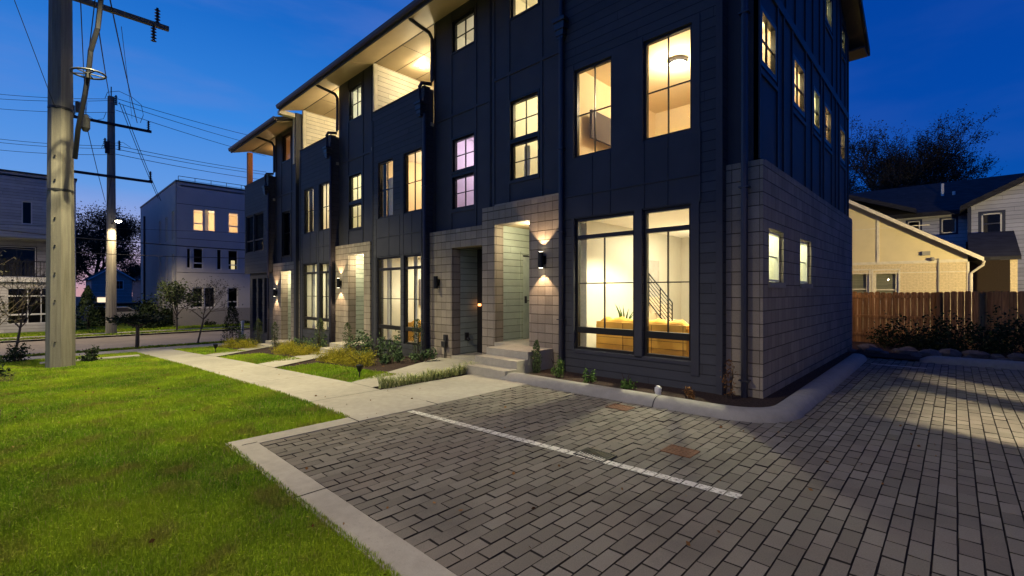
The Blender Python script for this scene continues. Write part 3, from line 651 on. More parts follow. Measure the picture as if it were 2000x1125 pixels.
b = MB(); b.wall('x', YF+.15, -25.97, -22.76, -1.2, 2.56, [(-25.6, -25.0, -.3, 2.3), (-24.75, -24.15, -.3, 2.3), (-23.9, -23.3, -.3, 2.3)], .3); b.build('louvre_wall', 'siding_dark', H4)
b = MB()
for x0 in (-25.6, -24.75, -23.9):
    b.box(x0, x0+.6, YF+.38, YF+.44, -.3, 2.3)
    for k in range(6): b.box(x0+.04, x0+.56, YF+.30, YF+.36, -.2+k*.42, -.05+k*.42)
b.build('louvre', 'trim_dark', H4)
b = MB(); b.box(-26.05, -25.83, 7.62, 7.84, 7.03, 8.72); b.build('corner_post', 'wood_post', H4)
b = MB(); b.box(-26.2, -22.85, YF+.2, 10.2, 5.9, 6.0); b.build('balcony_floor', 'concrete_old', H4)
b = MB(); b.box(-22.9, -22.8, YU+.16, 10.2, 6.0, 8.9); b.build('balcony_wall', 'siding_dark', H4)
b = MB(); b.box(-26.2, -20.03, YU, 10.3, 8.86, 8.91); b.build('balcony_ceiling', 'soffit', H4)
r = roof(H4, -26.25, -20.03, -.37)
b = MB(); b.box(-26.3, -26.15, 10.2, 16.2, -1.2, 8.6); b.box(-26.3, -26.15, 7.9, 10.2, -1.2, 5.9); b.box(-26.2, -22.8, 10.2, 10.3, 6, 8.86); b.box(-26.15, -20.03, 16.05, 16.2, -1.2, 8.4); b.build('back_wall', 'panel_dark', H4)
downspout(H4, [(-22.75, 6.95, 8.72), (-22.80, 7.1, 8.66), (-22.80, 7.72, 8.56), (-22.80, 7.82, 8.4), (-22.80, 7.82, 7.22), (-22.80, 7.78, 7.12), (-22.84, 7.50, 7.08), (-22.88, 7.46, 6.98), (-22.88, 7.49, 6.55)], (-22.88, 7.49, 6.2))
downspout(H4, [(-22.80, 7.56, 6.2), (-22.80, 7.56, -.9)]); straps(H4, -22.80, 7.56, (4.4, 2.3, .4))
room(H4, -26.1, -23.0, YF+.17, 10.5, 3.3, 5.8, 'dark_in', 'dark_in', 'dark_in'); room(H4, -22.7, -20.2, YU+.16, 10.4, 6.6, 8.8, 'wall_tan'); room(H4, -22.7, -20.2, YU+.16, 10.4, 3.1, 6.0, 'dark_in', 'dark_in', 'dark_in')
lamp('POINT', 'stair_light', (-21.5, 8.5, 7.3), 14, (1, .5, .25), .1, parent=H4)
can_light(H4, -24.6, 8.9, 8.86, 90, .07, (1, .62, .28))

# ---- steps to the doors
def steps(x0, x1, n, z0, zt, ytop, yland, run, label):
    b = MB(); h = (zt-z0)/n
    for k in range(n):
        y = ytop-run*(n-1-k); top = z0+h*(k+1)
        b.box(x0, x1, y, yland if k == n-1 else ytop-run*(n-2-k)+.0, z0-.15, top)
        b.box(x0-.004, x1+.004, y-.012, y+.03, top-.03, top+.002) if False else None
    return tag(b.build('entry_steps', 'concrete'), label, 'steps', 'concrete entry steps')
steps(-7.45, -6.22, 3, 0, .46, 6.95, YB-.002, .33, 'three wide concrete steps up to the near townhouse door, beside the curved kerb')
b = MB(); b.box(-8.02, -6.4, YB-.001, 9.75, .2, .458); b.build('entry_floor', 'concrete', H1)
b = MB(); b.box(-15.46, -13.9, YB, 9.3, -.4, -.09); b.build('entry_floor', 'concrete', H3); b = MB(); b.box(-21.76, -20.2, YB, 9.2, -.9, -.49); b.build('entry_floor', 'concrete', H4)
steps(-15.6, -14.2, 2, -.38, -.09, 7.15, YB-.002, .33, 'two low concrete steps at the third townhouse door, behind the green shrubs')
steps(-21.9, -20.5, 2, -.72, -.49, 7.15, YB-.002, .33, 'two low concrete steps at the far end townhouse door, by the golden shrubs')

# ---- furniture seen through the big windows
def sofa(name, x0, x1, y0, zf, label, grp=None):
    t = thing(name, label, 'sofa', ((x0+x1)/2, y0+.45, zf), grp)
    b = MB(); b.box(x0, x1, y0, y0+.22, zf+.08, zf+.66); b.box(x0+.003, x1-.003, y0-.004, y0+.01, zf+.345, zf+.352, 1); b.box(x0+.003, x1-.003, y0-.004, y0+.01, zf+.20, zf+.206, 1)
    for q in range(1, int((x1-x0)/.62)+1): b.box(x0+q*.62, x0+q*.62+.008, y0-.0045, y0+.01, zf+.1, zf+.64, 1)
    b.build('back', ['leather', 'bark'], t)
    b = MB(); b.box(x0, x1, y0+.22, y0+1.0, zf+.08, zf+.40); b.build('seat', 'leather', t)
    for xa in (x0-.02, x1-.16): b = MB(); b.box(xa, xa+.18, y0+.02, y0+1.0, zf+.06, zf+.60); b.build('armrest', 'leather', t)
    n = max(2, int((x1-x0)/.8))
    for k in range(n):
        a = x0+(x1-x0)*k/n; c = x0+(x1-x0)*(k+1)/n; m = MB(); N = 14
        for j in range(N):     # a crumpled cushion along the top of the back
            pass
        i0 = len(m.v)
        for j in range(N+1):
            u = a+.01+(c-a-.02)*j/N; e = min(1, math.sin(math.pi*j/N)*3.2)
            top = zf+.66+e*(.085+.022*math.sin(j*1.1+k*2)+.012*math.sin(j*2.7+k))
            for yy, zz in ((y0+.10, zf+.58), (y0+.07, (zf+.6+top)/2), (y0+.17, top), (y0+.34, (zf+.56+top)/2), (y0+.38, zf+.40)): m.v.append((u, yy+.012*random.random(), zz))
        for j in range(N):
            for q in range(4): m.f.append((i0+j*5+q, i0+(j+1)*5+q, i0+(j+1)*5+q+1, i0+j*5+q+1)); m.m.append(0)
        m.build('cushion', 'leather', t, smooth=True)
    return t
sofa('sofa', -5.45, -3.52, 8.25, .40, 'long tan sofa with crumpled cushions behind the left living room window of the near townhouse')
sofa('sofa', -3.42, -2.80, 8.25, .40, 'end section of tan sofa behind the right edge of the near living room window')
sofa('sofa', -13.0, -11.0, 8.6, 0, 'golden tan sofa low behind the living room window beside the walk-through doorway')
def leafy(name, label, cat, base, parts, grp=None): pass
t = thing('potted_plant', 'tall green snake plant behind the left living room window', 'plant', (-5.42, 9.35, .40))
b = MB(); b.lathe((-5.42, 9.35, .40), [(.13, 0), (.16, .5), (.15, .52)], 14); b.build('pot', 'white_trim', t)
b = MB()
for k in range(9):
    a = random.random()*6.3; r0 = .07; x, y = -5.42+r0*math.cos(a), 9.35+r0*math.sin(a); h = .15+.42*random.random(); w = .016
    tip = (x+.16*math.cos(a), y+.16*math.sin(a), .9+h)
    b.quad([(x-w, y, .9), (x+w, y, .9), (x+w*1.2+.05*math.cos(a), y+.05*math.sin(a), .9+h*.55), tip, (x-w*1.2+.05*math.cos(a), y+.05*math.sin(a), .9+h*.55)])
b.build('leaves', 'leaf_green', t)
# stairs at the back of the living room, with rail
b = MB()
for k in range(9): b.box(-5.75+.3*0, -4.9, 10.5-k*.0, 10.5, .4, .4) if False else None
n = 8
for k in range(n):
    x = -4.75-k*.17; b.box(max(x-.17, -5.79), x, 10.6, 11.5, .401, .40+.19*(k+1))
b.build('staircase', ['tread'], H1)
b = MB()
for k in range(8):
    o = k*.10; b.tube([(-4.85, 10.55, 1.42-o), (-5.77, 10.55, 2.50-o)], .016 if k in (0, 7) else .008, 6)
for k in range(4):
    x = -4.85-k*.3; z = 1.42+k*.352; b.tube([(x, 10.55, z-.80), (x, 10.55, z)], .017, 6)
b.build('stair_railing', 'black', H1)
t = thing('television', 'black television on the plain wall seen through the upper left bedroom window', 'television', (-5.6, 9.0, 5.0))
b = MB(); b.box(-5.66, -5.60, 8.3, 9.6, 4.98, 5.58); b.build('body', 'screen', t); b = MB(); b.box(-5.79, -5.66, 8.8, 9.1, 5.15, 5.4); b.build('bracket', 'black', t)
b = MB(); b.box(-3.12, -2.74, 12.4, 13.18, .4, 2.3); b.build('fireplace', 'stone_in', H1); b = MB(); b.box(-3.16, -3.10, 12.6, 13.1, .8, 1.4); b.build('fireplace_opening', 'black', H1)
t = tag(MB().box(-3.2, -2.75, 12.0, 12.05, 1.9, 2.6).build('framed_picture', 'white_trim'), 'white framed picture on the wall at the right edge of the near living room', 'picture')
t = tag(MB().box(-5.1, -4.0, 13.14, 13.19, 1.6, 1.62).build('wall_shelf', 'black'), 'thin black shelf line on the back wall of the near living room', 'shelf')
t = tag(MB().box(-13.39, -13.33, 9.3, 10.4, 1.2, 2.1).build('television', 'screen'), 'dark television on the side wall of the second townhouse living room', 'television')
t = thing('floor_lamp', 'slender lit floor lamp behind the left pane of the second townhouse living room', 'lamp', (-13.0, 8.5, 0))
MB().tube([(-13.0, 8.5, 0), (-13.0, 8.5, 1.45)], .015, 6).lathe((-13.0, 8.5, 0), [(.13, 0), (.13, .02)], 14).build('stand', 'black', t); MB().lathe((-13.0, 8.5, 1.45), [(.09, 0), (.06, .2)], 14).build('lamp_shade', 'lamp_lit', t)
t = tag(MB().box(-19.09, -19.04, 8.9, 9.9, 1.1, 2.1).build('television', 'screen'), 'dark television on the side wall of the third townhouse living room', 'television')
# curtains and blinds in the upper windows
def curtain(x0, x1, y, z0, z1, par, mat='curtain', n=None):
    b = MB(); n = n or int((x1-x0)/.03)+2
    for k in range(n):
        a, c = x0+(x1-x0)*k/n, x0+(x1-x0)*(k+1)/n; ya, yc = y+.02*math.sin(k*2.1), y+.02*math.sin((k+1)*2.1)
        b.quad([(a, ya, z0), (c, yc, z0), (c, yc, z1), (a, ya, z1)])
    return b.build('curtain', mat, par)
curtain(-13.15, -12.6, 7.95, 3.8, 5.3, H2); curtain(-18.8, -18.4, 7.95, 3.8, 5.5, H3); curtain(-18.9, -18.6, 7.95, .05, 2.8, H3); curtain(-17.6, -17.25, 7.95, .05, 2.8, H3)
curtain(-13.2, -12.95, 7.95, .05, 2.8, H2); curtain(-11.7, -11.5, 7.95, .05, 2.8, H2); curtain(-15.2, -14.9, 8.25, 7.8, 8.85, H3, 'wall_in'); curtain(-7.55, -7.35, 8.3, 4.2, 5.2, H1, 'wall_in')
b = MB()
for k in range(10): b.tube([(-11.5+k*.07, 9.0, 3.6), (-11.5+k*.07, 9.0, 4.75)], .008, 5)
b.tube([(-11.5, 9, 4.75), (-10.85, 9, 4.75)], .015, 5); b.build('stair_railing', 'black', H2)

tag(MB().box(-5.79, -5.74, 10.9, 11.7, 1.5, 2.5).build('framed_picture', 'stone_in'), 'grey framed picture on the left wall deep inside the near living room', 'picture')
curtain(-5.78, -5.50, 7.98, .42, 3.15, H1)
tag(MB().box(-4.4, -3.9, 12.7, 13.15, .401, 1.25).build('side_cabinet', 'white_trim'), 'low white cabinet at the back of the near living room', 'cabinet')
tag(MB().lathe((-4.15, 12.9, 1.26), [(.05, 0), (.06, .18), (.02, .22)], 12).lathe((-4.15, 12.9, 1.48), [(.13, 0), (.09, .2)], 16).build('table_lamp', 'lamp_lit'), 'small lit table lamp on the low white cabinet', 'lamp')
tag(MB().box(-9.9, -9.6, 10.33, 10.39, 4.4, 4.8).build('framed_picture', 'screen'), 'small dark picture seen in the lilac lit stair window', 'picture')

# ------------------------------------------------------------------ ground, paving, paths
XB = [p[0] for p in PR if -60 < p[0] < 60]
def sheet(name, x0, x1, ya, yb, dz, mat, parent=None, step=.8, th=0, joints=None, ny=1):
    """a strip following the fall of the ground; ya, yb may be functions of x"""
    fa = ya if callable(ya) else (lambda x: ya); fb_ = yb if callable(yb) else (lambda x: yb)
    xs = sorted({x0, x1, *[x for x in XB if x0 < x < x1], *np.arange(x0, x1, step).tolist()})
    b = MB()
    for a, c in zip(xs, xs[1:]):
        if c-a < 1e-5: continue
        za, zc = gz(a)+dz, gz(c)+dz
        for k in range(ny):
            t0, t1 = k/ny, (k+1)/ny
            b.quad([(a, fa(a)+(fb_(a)-fa(a))*t0, za), (c, fa(c)+(fb_(c)-fa(c))*t0, zc), (c, fa(c)+(fb_(c)-fa(c))*t1, zc), (a, fa(a)+(fb_(a)-fa(a))*t1, za)])
        if th:
            for f_, s_ in ((fa, 1), (fb_, -1)):
                b.quad([(a, f_(a), za-th), (c, f_(c), zc-th), (c, f_(c), zc), (a, f_(a), za)][::s_])
    if joints:
        for x in joints: z = gz(x)+dz+.003; b.quad([(x-.006, fa(x), gz(x-.006)+dz+.003), (x+.006, fa(x), gz(x+.006)+dz+.003), (x+.006, fb_(x), gz(x+.006)+dz+.003), (x-.006, fb_(x), gz(x-.006)+dz+.003)], 1)
    return b.build(name, [mat, 'joint'])
b = MB(); xs = [-300, -60]+XB+[60, 300]
for a, c in zip(xs, xs[1:]): b.quad([(a, -300, gz(a)-.06), (c, -300, gz(c)-.06), (c, 300, gz(c)-.06), (a, 300, gz(a)-.06)])
struct(b.build('ground', 'soil', loc=(0, 0, 0)))
def grassmat(name, lush):
    m = Mt(name, (.05, .1, .01), .9, spec=.1)
    n1 = m.mr(m.noise(.55, 5), .38, .68, 0, 1, True); n2 = m.mr(m.noise(2.6, 5), .50, .66, 0, 1, True)
    at = m.n('ShaderNodeAttribute'); at.attribute_name = 'tint'
    g = m.mix(at.outputs['Fac'], (.085, .19, .009), (.31, .46, .028)); g = m.mix(m.math('GREATER_THAN', at.outputs['Fac'], .94), g, (.42, .34, .13)); g = m.val(g, m.mr(m.noise(1.7, 7, None, .65), .34, .66, .62, 1.12)); g = m.mix(m.math('MULTIPLY', n1, .55), g, (.42, .52, .022))
    g = m.mix(m.math('MULTIPLY', n2, .6), g, (.24, .20, .05))
    m.color(g); return m.m
M['grass'] = grassmat('lawn grass', 1)
def grass(name, polys, label, dens, h=.05, w=.006, seed=1):
    """polys: list of (x0, x1, ya, yb) patches; blades thin out with distance"""
    r = np.random.default_rng(seed); P = []
    for x0, x1, ya, yb in polys:
        fa = ya if callable(ya) else (lambda x, v=ya: np.full_like(x, v)); fb_ = yb if callable(yb) else (lambda x, v=yb: np.full_like(x, v))
        for xa in np.arange(x0, x1, .5):
            xb = min(xa+.5, x1); xm = np.array([(xa+xb)/2]); a, c = float(fa(xm)[0]), float(fb_(xm)[0])
            for y in np.arange(min(a, c), max(a, c), .5):
                yt = min(y+.5, max(a, c)); f = -xm[0]*CS+(y+yt)/2*SN; rr = xm[0]*SN+(y+yt)/2*CS
                if f < 1.2 or abs(rr/f) > 1.35: d = dens*.04
                else: d = dens*min(1, (3.6/f)**1.55)
                n = int(d*(xb-xa)*(yt-y)); 
                if n <= 0: continue
                px = r.uniform(xa, xb, n); py = r.uniform(y, yt, n); ok = (py > np.minimum(fa(px), fb_(px))) & (py < np.maximum(fa(px), fb_(px)))
                P.append(np.stack([px[ok], py[ok], np.full(ok.sum(), max(f, 2.5))], 1))
    P = np.concatenate(P); n = len(P)
    z = np.interp(P[:, 0], [p[0] for p in PR], [p[1] for p in PR]); sc = np.clip((P[:, 2]/3.6)**.75, 1, 3.6)
    ang = r.uniform(0, 2*np.pi, n); lean = r.uniform(0, .9, n)**1.3; la = r.uniform(0, 2*np.pi, n)
    hh = h*r.uniform(.45, 1.35, n)*np.where(r.random(n) < .05, 1.5, 1); ww = w*sc*r.uniform(.6, 1.3, n)
    dx, dy = np.cos(ang)*ww/2, np.sin(ang)*ww/2
    v = np.zeros((n, 5, 3)); b0 = np.stack([P[:, 0], P[:, 1], z-.006], 1)
    v[:, 0] = b0-np.stack([dx, dy, 0*dx], 1); v[:, 1] = b0+np.stack([dx, dy, 0*dx], 1)
    mid = b0+np.stack([np.cos(la)*lean*hh*.35, np.sin(la)*lean*hh*.35, hh*.62], 1)
    v[:, 2] = mid+np.stack([dx, dy, 0*dx], 1)*.8; v[:, 3] = mid-np.stack([dx, dy, 0*dx], 1)*.8
    v[:, 4] = b0+np.stack([np.cos(la)*lean*hh*1.05, np.sin(la)*lean*hh*1.05, hh*np.maximum(.25, 1-.55*lean)], 1)
    idx = np.arange(n)[:, None]*5
    return _mesh(name, v.reshape(-1, 3), [(idx+np.array([[0, 1, 2, 3]])), (idx+np.array([[3, 2, 4]]))], 'grass', np.repeat(r.random(n), 2), label)
def _mesh(name, v, facelists, mat, tint, label=None, parent=None, loc=None):
    me = bpy.data.meshes.new(name)
    L = ORG[parent.name] if parent is not None else (loc or (float(v[:, 0].mean()), float(v[:, 1].mean()), float(v[:, 2].min())))
    v = v-np.array(L); me.vertices.add(len(v)); me.vertices.foreach_set('co', v.astype(np.float32).ravel())
    n = len(facelists[0]); loops = []; sizes = []
    if len(facelists) == 2:
        a, c = facelists; comb = np.concatenate([a, c], 1); loops = comb.ravel(); sizes = np.tile([a.shape[1], c.shape[1]], n)
    else: a = facelists[0]; loops = a.ravel(); sizes = np.full(n, a.shape[1])
    me.loops.add(len(loops)); me.loops.foreach_set('vertex_index', loops.astype(np.int32))
    me.polygons.add(len(sizes)); st = np.concatenate([[0], np.cumsum(sizes)[:-1]]); me.polygons.foreach_set('loop_start', st.astype(np.int32)); me.polygons.foreach_set('loop_total', np.array(sizes).astype(np.int32))
    me.update(calc_edges=True); me.validate(); me.polygons.foreach_set('use_smooth', np.zeros(len(me.polygons), bool))
    at = me.attributes.new('tint', 'FLOAT', 'FACE'); t = np.zeros(len(me.polygons), np.float32); k = min(len(t), len(tint)); t[:k] = tint[:k]; at.data.foreach_set('value', t)
    me.materials.append(M[mat]); o = bpy.data.objects.new(name, me); C.objects.link(o); ORG[o.name] = tuple(L)
    if parent is not None: o.parent = parent
    else: o.location = L
    if label: o['label'] = label
    return o
M['turf'] = grassmat('turf base', 1)

# main lawn
def lawn_edge(x): return -.32-.25*np.cos((np.asarray(x, float)+13.2)/2.7*np.pi)*0-np.where((np.asarray(x) > -15.6) & (np.asarray(x) < -10.9), 1.2, 0)
def sedge(x): return 2.94
struct(sheet('lawn', -24.25, -5.86, -8, 2.94, -.012, 'turf'), 'bright green front lawn')
struct(sheet('lawn', -5.86, 6, -8, 1.49, -.012, 'turf'), 'lawn beside the paved lot')
g1 = grass('lawn_grass', [(-24.2, -5.87, -1.6, 2.97), (-5.87, -1.0, -1.6, 1.52)], 'bright green mown grass of the front lawn', 15000, h=.046, w=.0042); g1['kind'] = 'stuff'; g1['category'] = 'grass'
# islands of lawn between the front paths
struct(sheet('front_lawn', -12.15, -8.3, 4.22, lambda x: 5.35 if x < -8.9 else 5.35-(x+8.9)*1.5, -.012, 'turf'), 'lawn island by the variegated grass strip')
struct(sheet('front_lawn', -17.3, -13.65, 4.22, 5.45, -.012, 'turf'), 'lawn island between the middle paths'); struct(sheet('front_lawn', -24.2, -19.1, 4.22, 5.6, -.012, 'turf'), 'lawn island by the conical cedar')
i1 = grass('lawn_grass', [(-12.15, -8.35, 4.21, 5.3), (-17.3, -13.65, 4.21, 5.45), (-24.2, -19.1, 4.21, 5.6)], 'short green grass of the small front lawn islands', 9000, h=.045, w=.006, seed=3); i1['kind'] = 'stuff'; i1['category'] = 'grass'
struct(sheet('planting_bed', -24.3, -5.95, 4.2, 7.9, -.02, 'mulch'), 'dark mulch bed along the house fronts')
struct(sheet('mulch_bed', -18.2, -15.4, -6, -.28, .022, 'mulch'), 'dark mulch bed at the left edge of the lawn'); struct(sheet('mulch_bed', -10.7, -6.5, -6, -.30, .022, 'mulch'), 'nearer dark mulch bed at the left edge of the lawn')
# paths
struct(sheet('sidewalk', -24.3, -5.86, 2.95, 4.21, .004, 'concrete', th=.08, joints=[-7.2, -10.0, -12.8, -15.6, -18.4, -21.2]), 'long pale concrete sidewalk')
struct(sheet('sidewalk', -26.9, -24.3, -40, 60, .004, 'concrete', th=.08), 'sidewalk along the cross street')
struct(sheet('entry_path', -7.20, -5.86, 4.215, 6.62, .004, 'concrete', th=.08), 'concrete pad before the near entry steps')
def skew(name, pts, label):
    b = MB(); (x0, y0), (x1, y1), (x2, y2), (x3, y3) = pts; N = 10
    for k in range(N):
        a, c = k/N, (k+1)/N; q = []
        for t, (ax, ay, bx, by) in ((a, (x0, y0, x3, y3)), (a, (x1, y1, x2, y2)), (c, (x1, y1, x2, y2)), (c, (x0, y0, x3, y3))):
            X, Y = ax+(bx-ax)*t, ay+(by-ay)*t; q.append((X, Y, gz(X)+.008))
        b.quad(q)
    struct(b.build(name, 'concrete'), label)
skew('entry_path', [(-8.27, 4.212), (-7.50, 4.212), (-7.48, 7.74), (-10.2, 7.74)], 'flared path to the walk-through doorway')
b = MB(); b.box(-9.66, -8.46, 7.74, 8.66, -.4, -.02); b.build('entry_floor', 'concrete', H2)
skew('entry_path', [(-13.5, 4.212), (-12.3, 4.212), (-14.2, 6.83), (-15.6, 6.83)], 'path to the third townhouse door'); skew('entry_path', [(-18.85, 4.212), (-17.5, 4.212), (-20.5, 6.83), (-21.9, 6.83)], 'path to the far end townhouse door')
b = MB(); b.box(-5.855, -5.585, 1.49, 2.95, -.1, .008); b.box(-5.585, 8, 1.49, 1.755, -.1, .008)
b.box(-5.855, -5.585, 2.951, 6.25, -.1, .009)
for x in (-3.9, -1.7, .6): b.box(x, x+.01, 1.489, 1.756, -.09, .011, 1)
for y in (2.94, 4.2): b.box(-5.856, -5.584, y, y+.01, -.09, .0125, 1)
b.box(-5.64, -5.63, 1.6, 1.755, -.09, .011, 1)
struct(b.build('concrete_border', ['concrete', 'joint']), 'pale concrete border round the brick paving')
struct(MB().box(-21.3, -20.95, .2, 2.7, -1, -.60).build('concrete_strip', 'concrete'), 'thin concrete strip in the lawn behind the tall pole')
# street at the far end
struct(sheet('street', -35.6, -27.6, -80, 120, -.02, 'asphalt'), 'cross street'); struct(sheet('grass_verge', -27.6, -26.9, -60, 80, .0, 'turf'), 'near grass verge'); struct(sheet('grass_verge', -36.7, -35.9, -60, 80, .07, 'turf'), 'far grass verge')
struct(sheet('kerb', -35.9, -35.6, -60, 80, .07, 'concrete', th=.1), 'far kerb of the cross street'); struct(sheet('sidewalk', -38.2, -36.7, -60, 80, .075, 'concrete'), 'far sidewalk of the cross street'); struct(sheet('grass_verge', -60, -38.2, -60, 80, .02, 'turf'), 'lawn before the white buildings')
def verge(name, spots, label, seed):
    r = np.random.default_rng(seed); V = []
    for x0, x1, y0, y1, n in spots:
        x = r.uniform(x0, x1, n); y = r.uniform(y0, y1, n); z = np.interp(x, [p[0] for p in PR], [p[1] for p in PR])+(.07 if x0 < -35 else 0); a = r.uniform(0, 6.28, n); w = .035; h = r.uniform(.04, .11, n)
        V.append(np.stack([np.stack([x-np.cos(a)*w, y-np.sin(a)*w, z], 1), np.stack([x+np.cos(a)*w, y+np.sin(a)*w, z], 1), np.stack([x+r.normal(0, .03, n), y+r.normal(0, .03, n), z+h], 1)], 1))
    V = np.concatenate(V); n = len(V); o = _mesh(name, V.reshape(-1, 3), [np.arange(n)[:, None]*3+np.array([[0, 1, 2]])], 'grass', r.random(n), label); o['kind'] = 'stuff'; o['category'] = 'grass'
verge('verge_grass', [(-27.6, -26.9, -4, 10, 5000), (-36.7, -35.9, -4, 14, 4000), (-41, -38.2, -4, 14, 7000)], 'ragged grass along the cross street', 5)

# brick paving: every brick has chamfered edges and its own tone
mt = Mt('concrete paver', (.2, .18, .15), .88, spec=.25)
at = mt.n('ShaderNodeAttribute'); at.attribute_name = 'tint'
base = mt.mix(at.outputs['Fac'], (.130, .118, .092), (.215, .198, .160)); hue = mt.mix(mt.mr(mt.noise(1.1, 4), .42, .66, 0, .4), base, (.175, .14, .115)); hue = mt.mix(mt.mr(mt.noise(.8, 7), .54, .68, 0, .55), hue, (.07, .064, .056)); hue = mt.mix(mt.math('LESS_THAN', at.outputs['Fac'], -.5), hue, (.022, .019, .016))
mt.color(mt.val(hue, mt.math('MULTIPLY', mt.mr(mt.noise(130, 4), .3, .7, .82, 1.14), mt.mr(mt.noise(.45, 5), .3, .7, .86, 1.1)))); mt.bump(mt.noise(170, 4), .004, .6); M['paver'] = mt.m
def kinside(x, y):      # planting strip inside the kerb
    return (y > 6.72 and x < -1.9) or x < -5.58
pw, pl_, gap, gy = .1190, .2525, .0042, .0070; V = []; T = []
r = np.random.default_rng(11); x = -5.58; col = 0
while x < 7.5:
    y = 1.76-pl_*(.5 if col % 2 else 0)-(0 if col % 2 else 0)+r.normal(0, .002)
    while y < 14.55:
        a, c = x+gap/2, min(x+pw-gap/2, 7.6); y0, y1 = max(y+gy/2, 1.76), y+pl_-gy/2
        if y1-y0 > .03 and not (kinside((a+c)/2, (y0+y1)/2)):
            t0 = r.normal(0, .0018); tl = r.normal(0, .0014, 4); e = .0035; j = r.normal(0, .0007, 2)
            a_, c_ = a+j[0], c+j[0]
            V.append([(a_, y0, -.014), (c_, y0, -.014), (c_, y1, -.014), (a_, y1, -.014), (a_+e, y0+e, t0+tl[0]), (c_-e, y0+e, t0+tl[1]), (c_-e, y1-e, t0+tl[2]), (a_+e, y1-e, t0+tl[3])]); T.append(np.clip(r.beta(2.2, 2.2)*(1 if r.random() > .1 else .25), 0, 1))
        y += pl_
    x += pw; col += 1
V = np.array(V); n = len(V); q = np.array([[4, 5, 6, 7], [0, 1, 5, 4], [1, 2, 6, 5], [2, 3, 7, 6], [3, 0, 4, 7]])
F = (np.arange(n)[:, None, None]*8+q[None]).reshape(-1, 4)
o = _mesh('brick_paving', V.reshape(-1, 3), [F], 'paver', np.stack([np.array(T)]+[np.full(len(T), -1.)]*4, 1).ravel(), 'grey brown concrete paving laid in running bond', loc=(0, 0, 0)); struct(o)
struct(MB().box(-5.585, 8, 1.755, 14.6, -.05, -.011).build('paving_joints', 'joint'))
# painted line, one worn piece for each paver course
b = MB(); x = -5.55
k = 0
while x < -1.38:
    t = (x+5.58)/4.2; yc = 3.70+.33*t; w = .052; t2 = (x+pw-gap+5.58)/4.2; yd = 3.70+.33*t2
    b.quad([(x+.004, yc-w, .0085), (x+pw-gap-.004, yd-w, .0085), (x+pw-gap-.004+random.uniform(-.003, .003), yd+w+random.uniform(-.004, .004), .0085), (x+.004, yc+w+random.uniform(-.004, .004), .0085)]); x += pw
struct(b.build('parking_line', 'white_paint'), 'worn white parking line across the pavers')
b = MB(); b.box(-1.42, -.45, 13.52, 13.58, .003, .006); struct(b.build('parking_line', 'white_paint'), 'faint white line at the back of the paved lot')
# rolled concrete kerb round the planting strip
def sweep(path, prof, taper=(0, 0)):
    b = MB(); n = len(path); P = [Vector((x, y, 0)) for x, y in path]; i0 = 0; m = len(prof); tot = n
    for k in range(n):
        d = (P[min(k+1, n-1)]-P[max(k-1, 0)]).normalized(); nrm = Vector((-d.y, d.x, 0))
        s_ = 1.0
        if taper[0] and k < taper[0]: s_ = math.sin(math.pi/2*min(1, (k+.4)/taper[0]))**.7
        if taper[1] and n-1-k < taper[1]: s_ = math.sin(math.pi/2*(n-1-k+.4)/taper[1])**.7
        for o_, z in prof: q = P[k]+nrm*(.17+(o_-.17)*(s_*.5+.5)); b.v.append((q.x, q.y, z*s_ if z > 0 else z))
    for k in range(n-1):
        for j in range(m-1): b.f.append((k*m+j, (k+1)*m+j, (k+1)*m+j+1, k*m+j+1)); b.m.append(0)
    b.f.append(tuple(range(m))); b.f.append(tuple((n-1)*m+j for j in reversed(range(m)))); b.m += [0, 0]
    return b
path = [(-6.42, 6.24), (-6.32, 6.235), (-6.2, 6.23), (-6.0, 6.225), (-5.7, 6.22)]+[(-5.4+.3*k, 6.22+.01*k) for k in range(11)]
for k in range(0, 15): a = -math.pi/2+math.pi/2*k/14; path.append((-2.3+.82*math.cos(a), 7.16+.82*math.sin(a)))
path += [(-1.48-.005*k, 7.5+.5*k) for k in range(14)]+[(-1.56, 14.35), (-1.57, 14.5), (-1.58, 14.62)]
prof = [(0, -.02), (.012, .02), (.035, .065), (.08, .105), (.13, .128), (.19, .136), (.26, .135), (.31, .122), (.335, .095), (.34, -.02)]
kb = sweep(path, prof, (4, 3)); 
struct(kb.build('kerb', 'concrete_kerb', smooth=True), 'rounded concrete kerb curving round the near corner of the building')
b = MB(); b.prism([(6.286+o_+(-.002 if o_ < .2 else .002), z+.002) for o_, z in prof], -3.2, -3.192)
struct(b.build('kerb_joint', 'joint'))
p2 = sweep([(-.62+.12*k, 14.75+.0*k) for k in range(4)]+[(.1+.5*k, 14.76+.03*k) for k in range(14)], [(0, -.02), (.03, .06), (.1, .12), (.2, .14), (.33, .14), (.4, .1), (.4, -.02)], (3, 0)); struct(p2.build('kerb', 'concrete_kerb', smooth=True), 'kerb at the back of the paved lot')
b = MB(); b.quad([(-6.2, 6.6, .05), (-2.2, 6.7, .05), (-1.88, 7.2, .05), (-1.9, 16.2, .05), (-6.2, 16.2, .05)]); struct(b.build('planting_strip', 'mulch', loc=(-4, 7, 0)), 'dark mulch strip at the foot of the building')
b = MB(); b.quad([(-8, 14.7, .03), (9, 14.95, .03), (9, 18.5, .06), (-8, 18.5, .06)]); struct(b.build('planting_bed', 'mulch'), 'dark bed before the wooden fence')
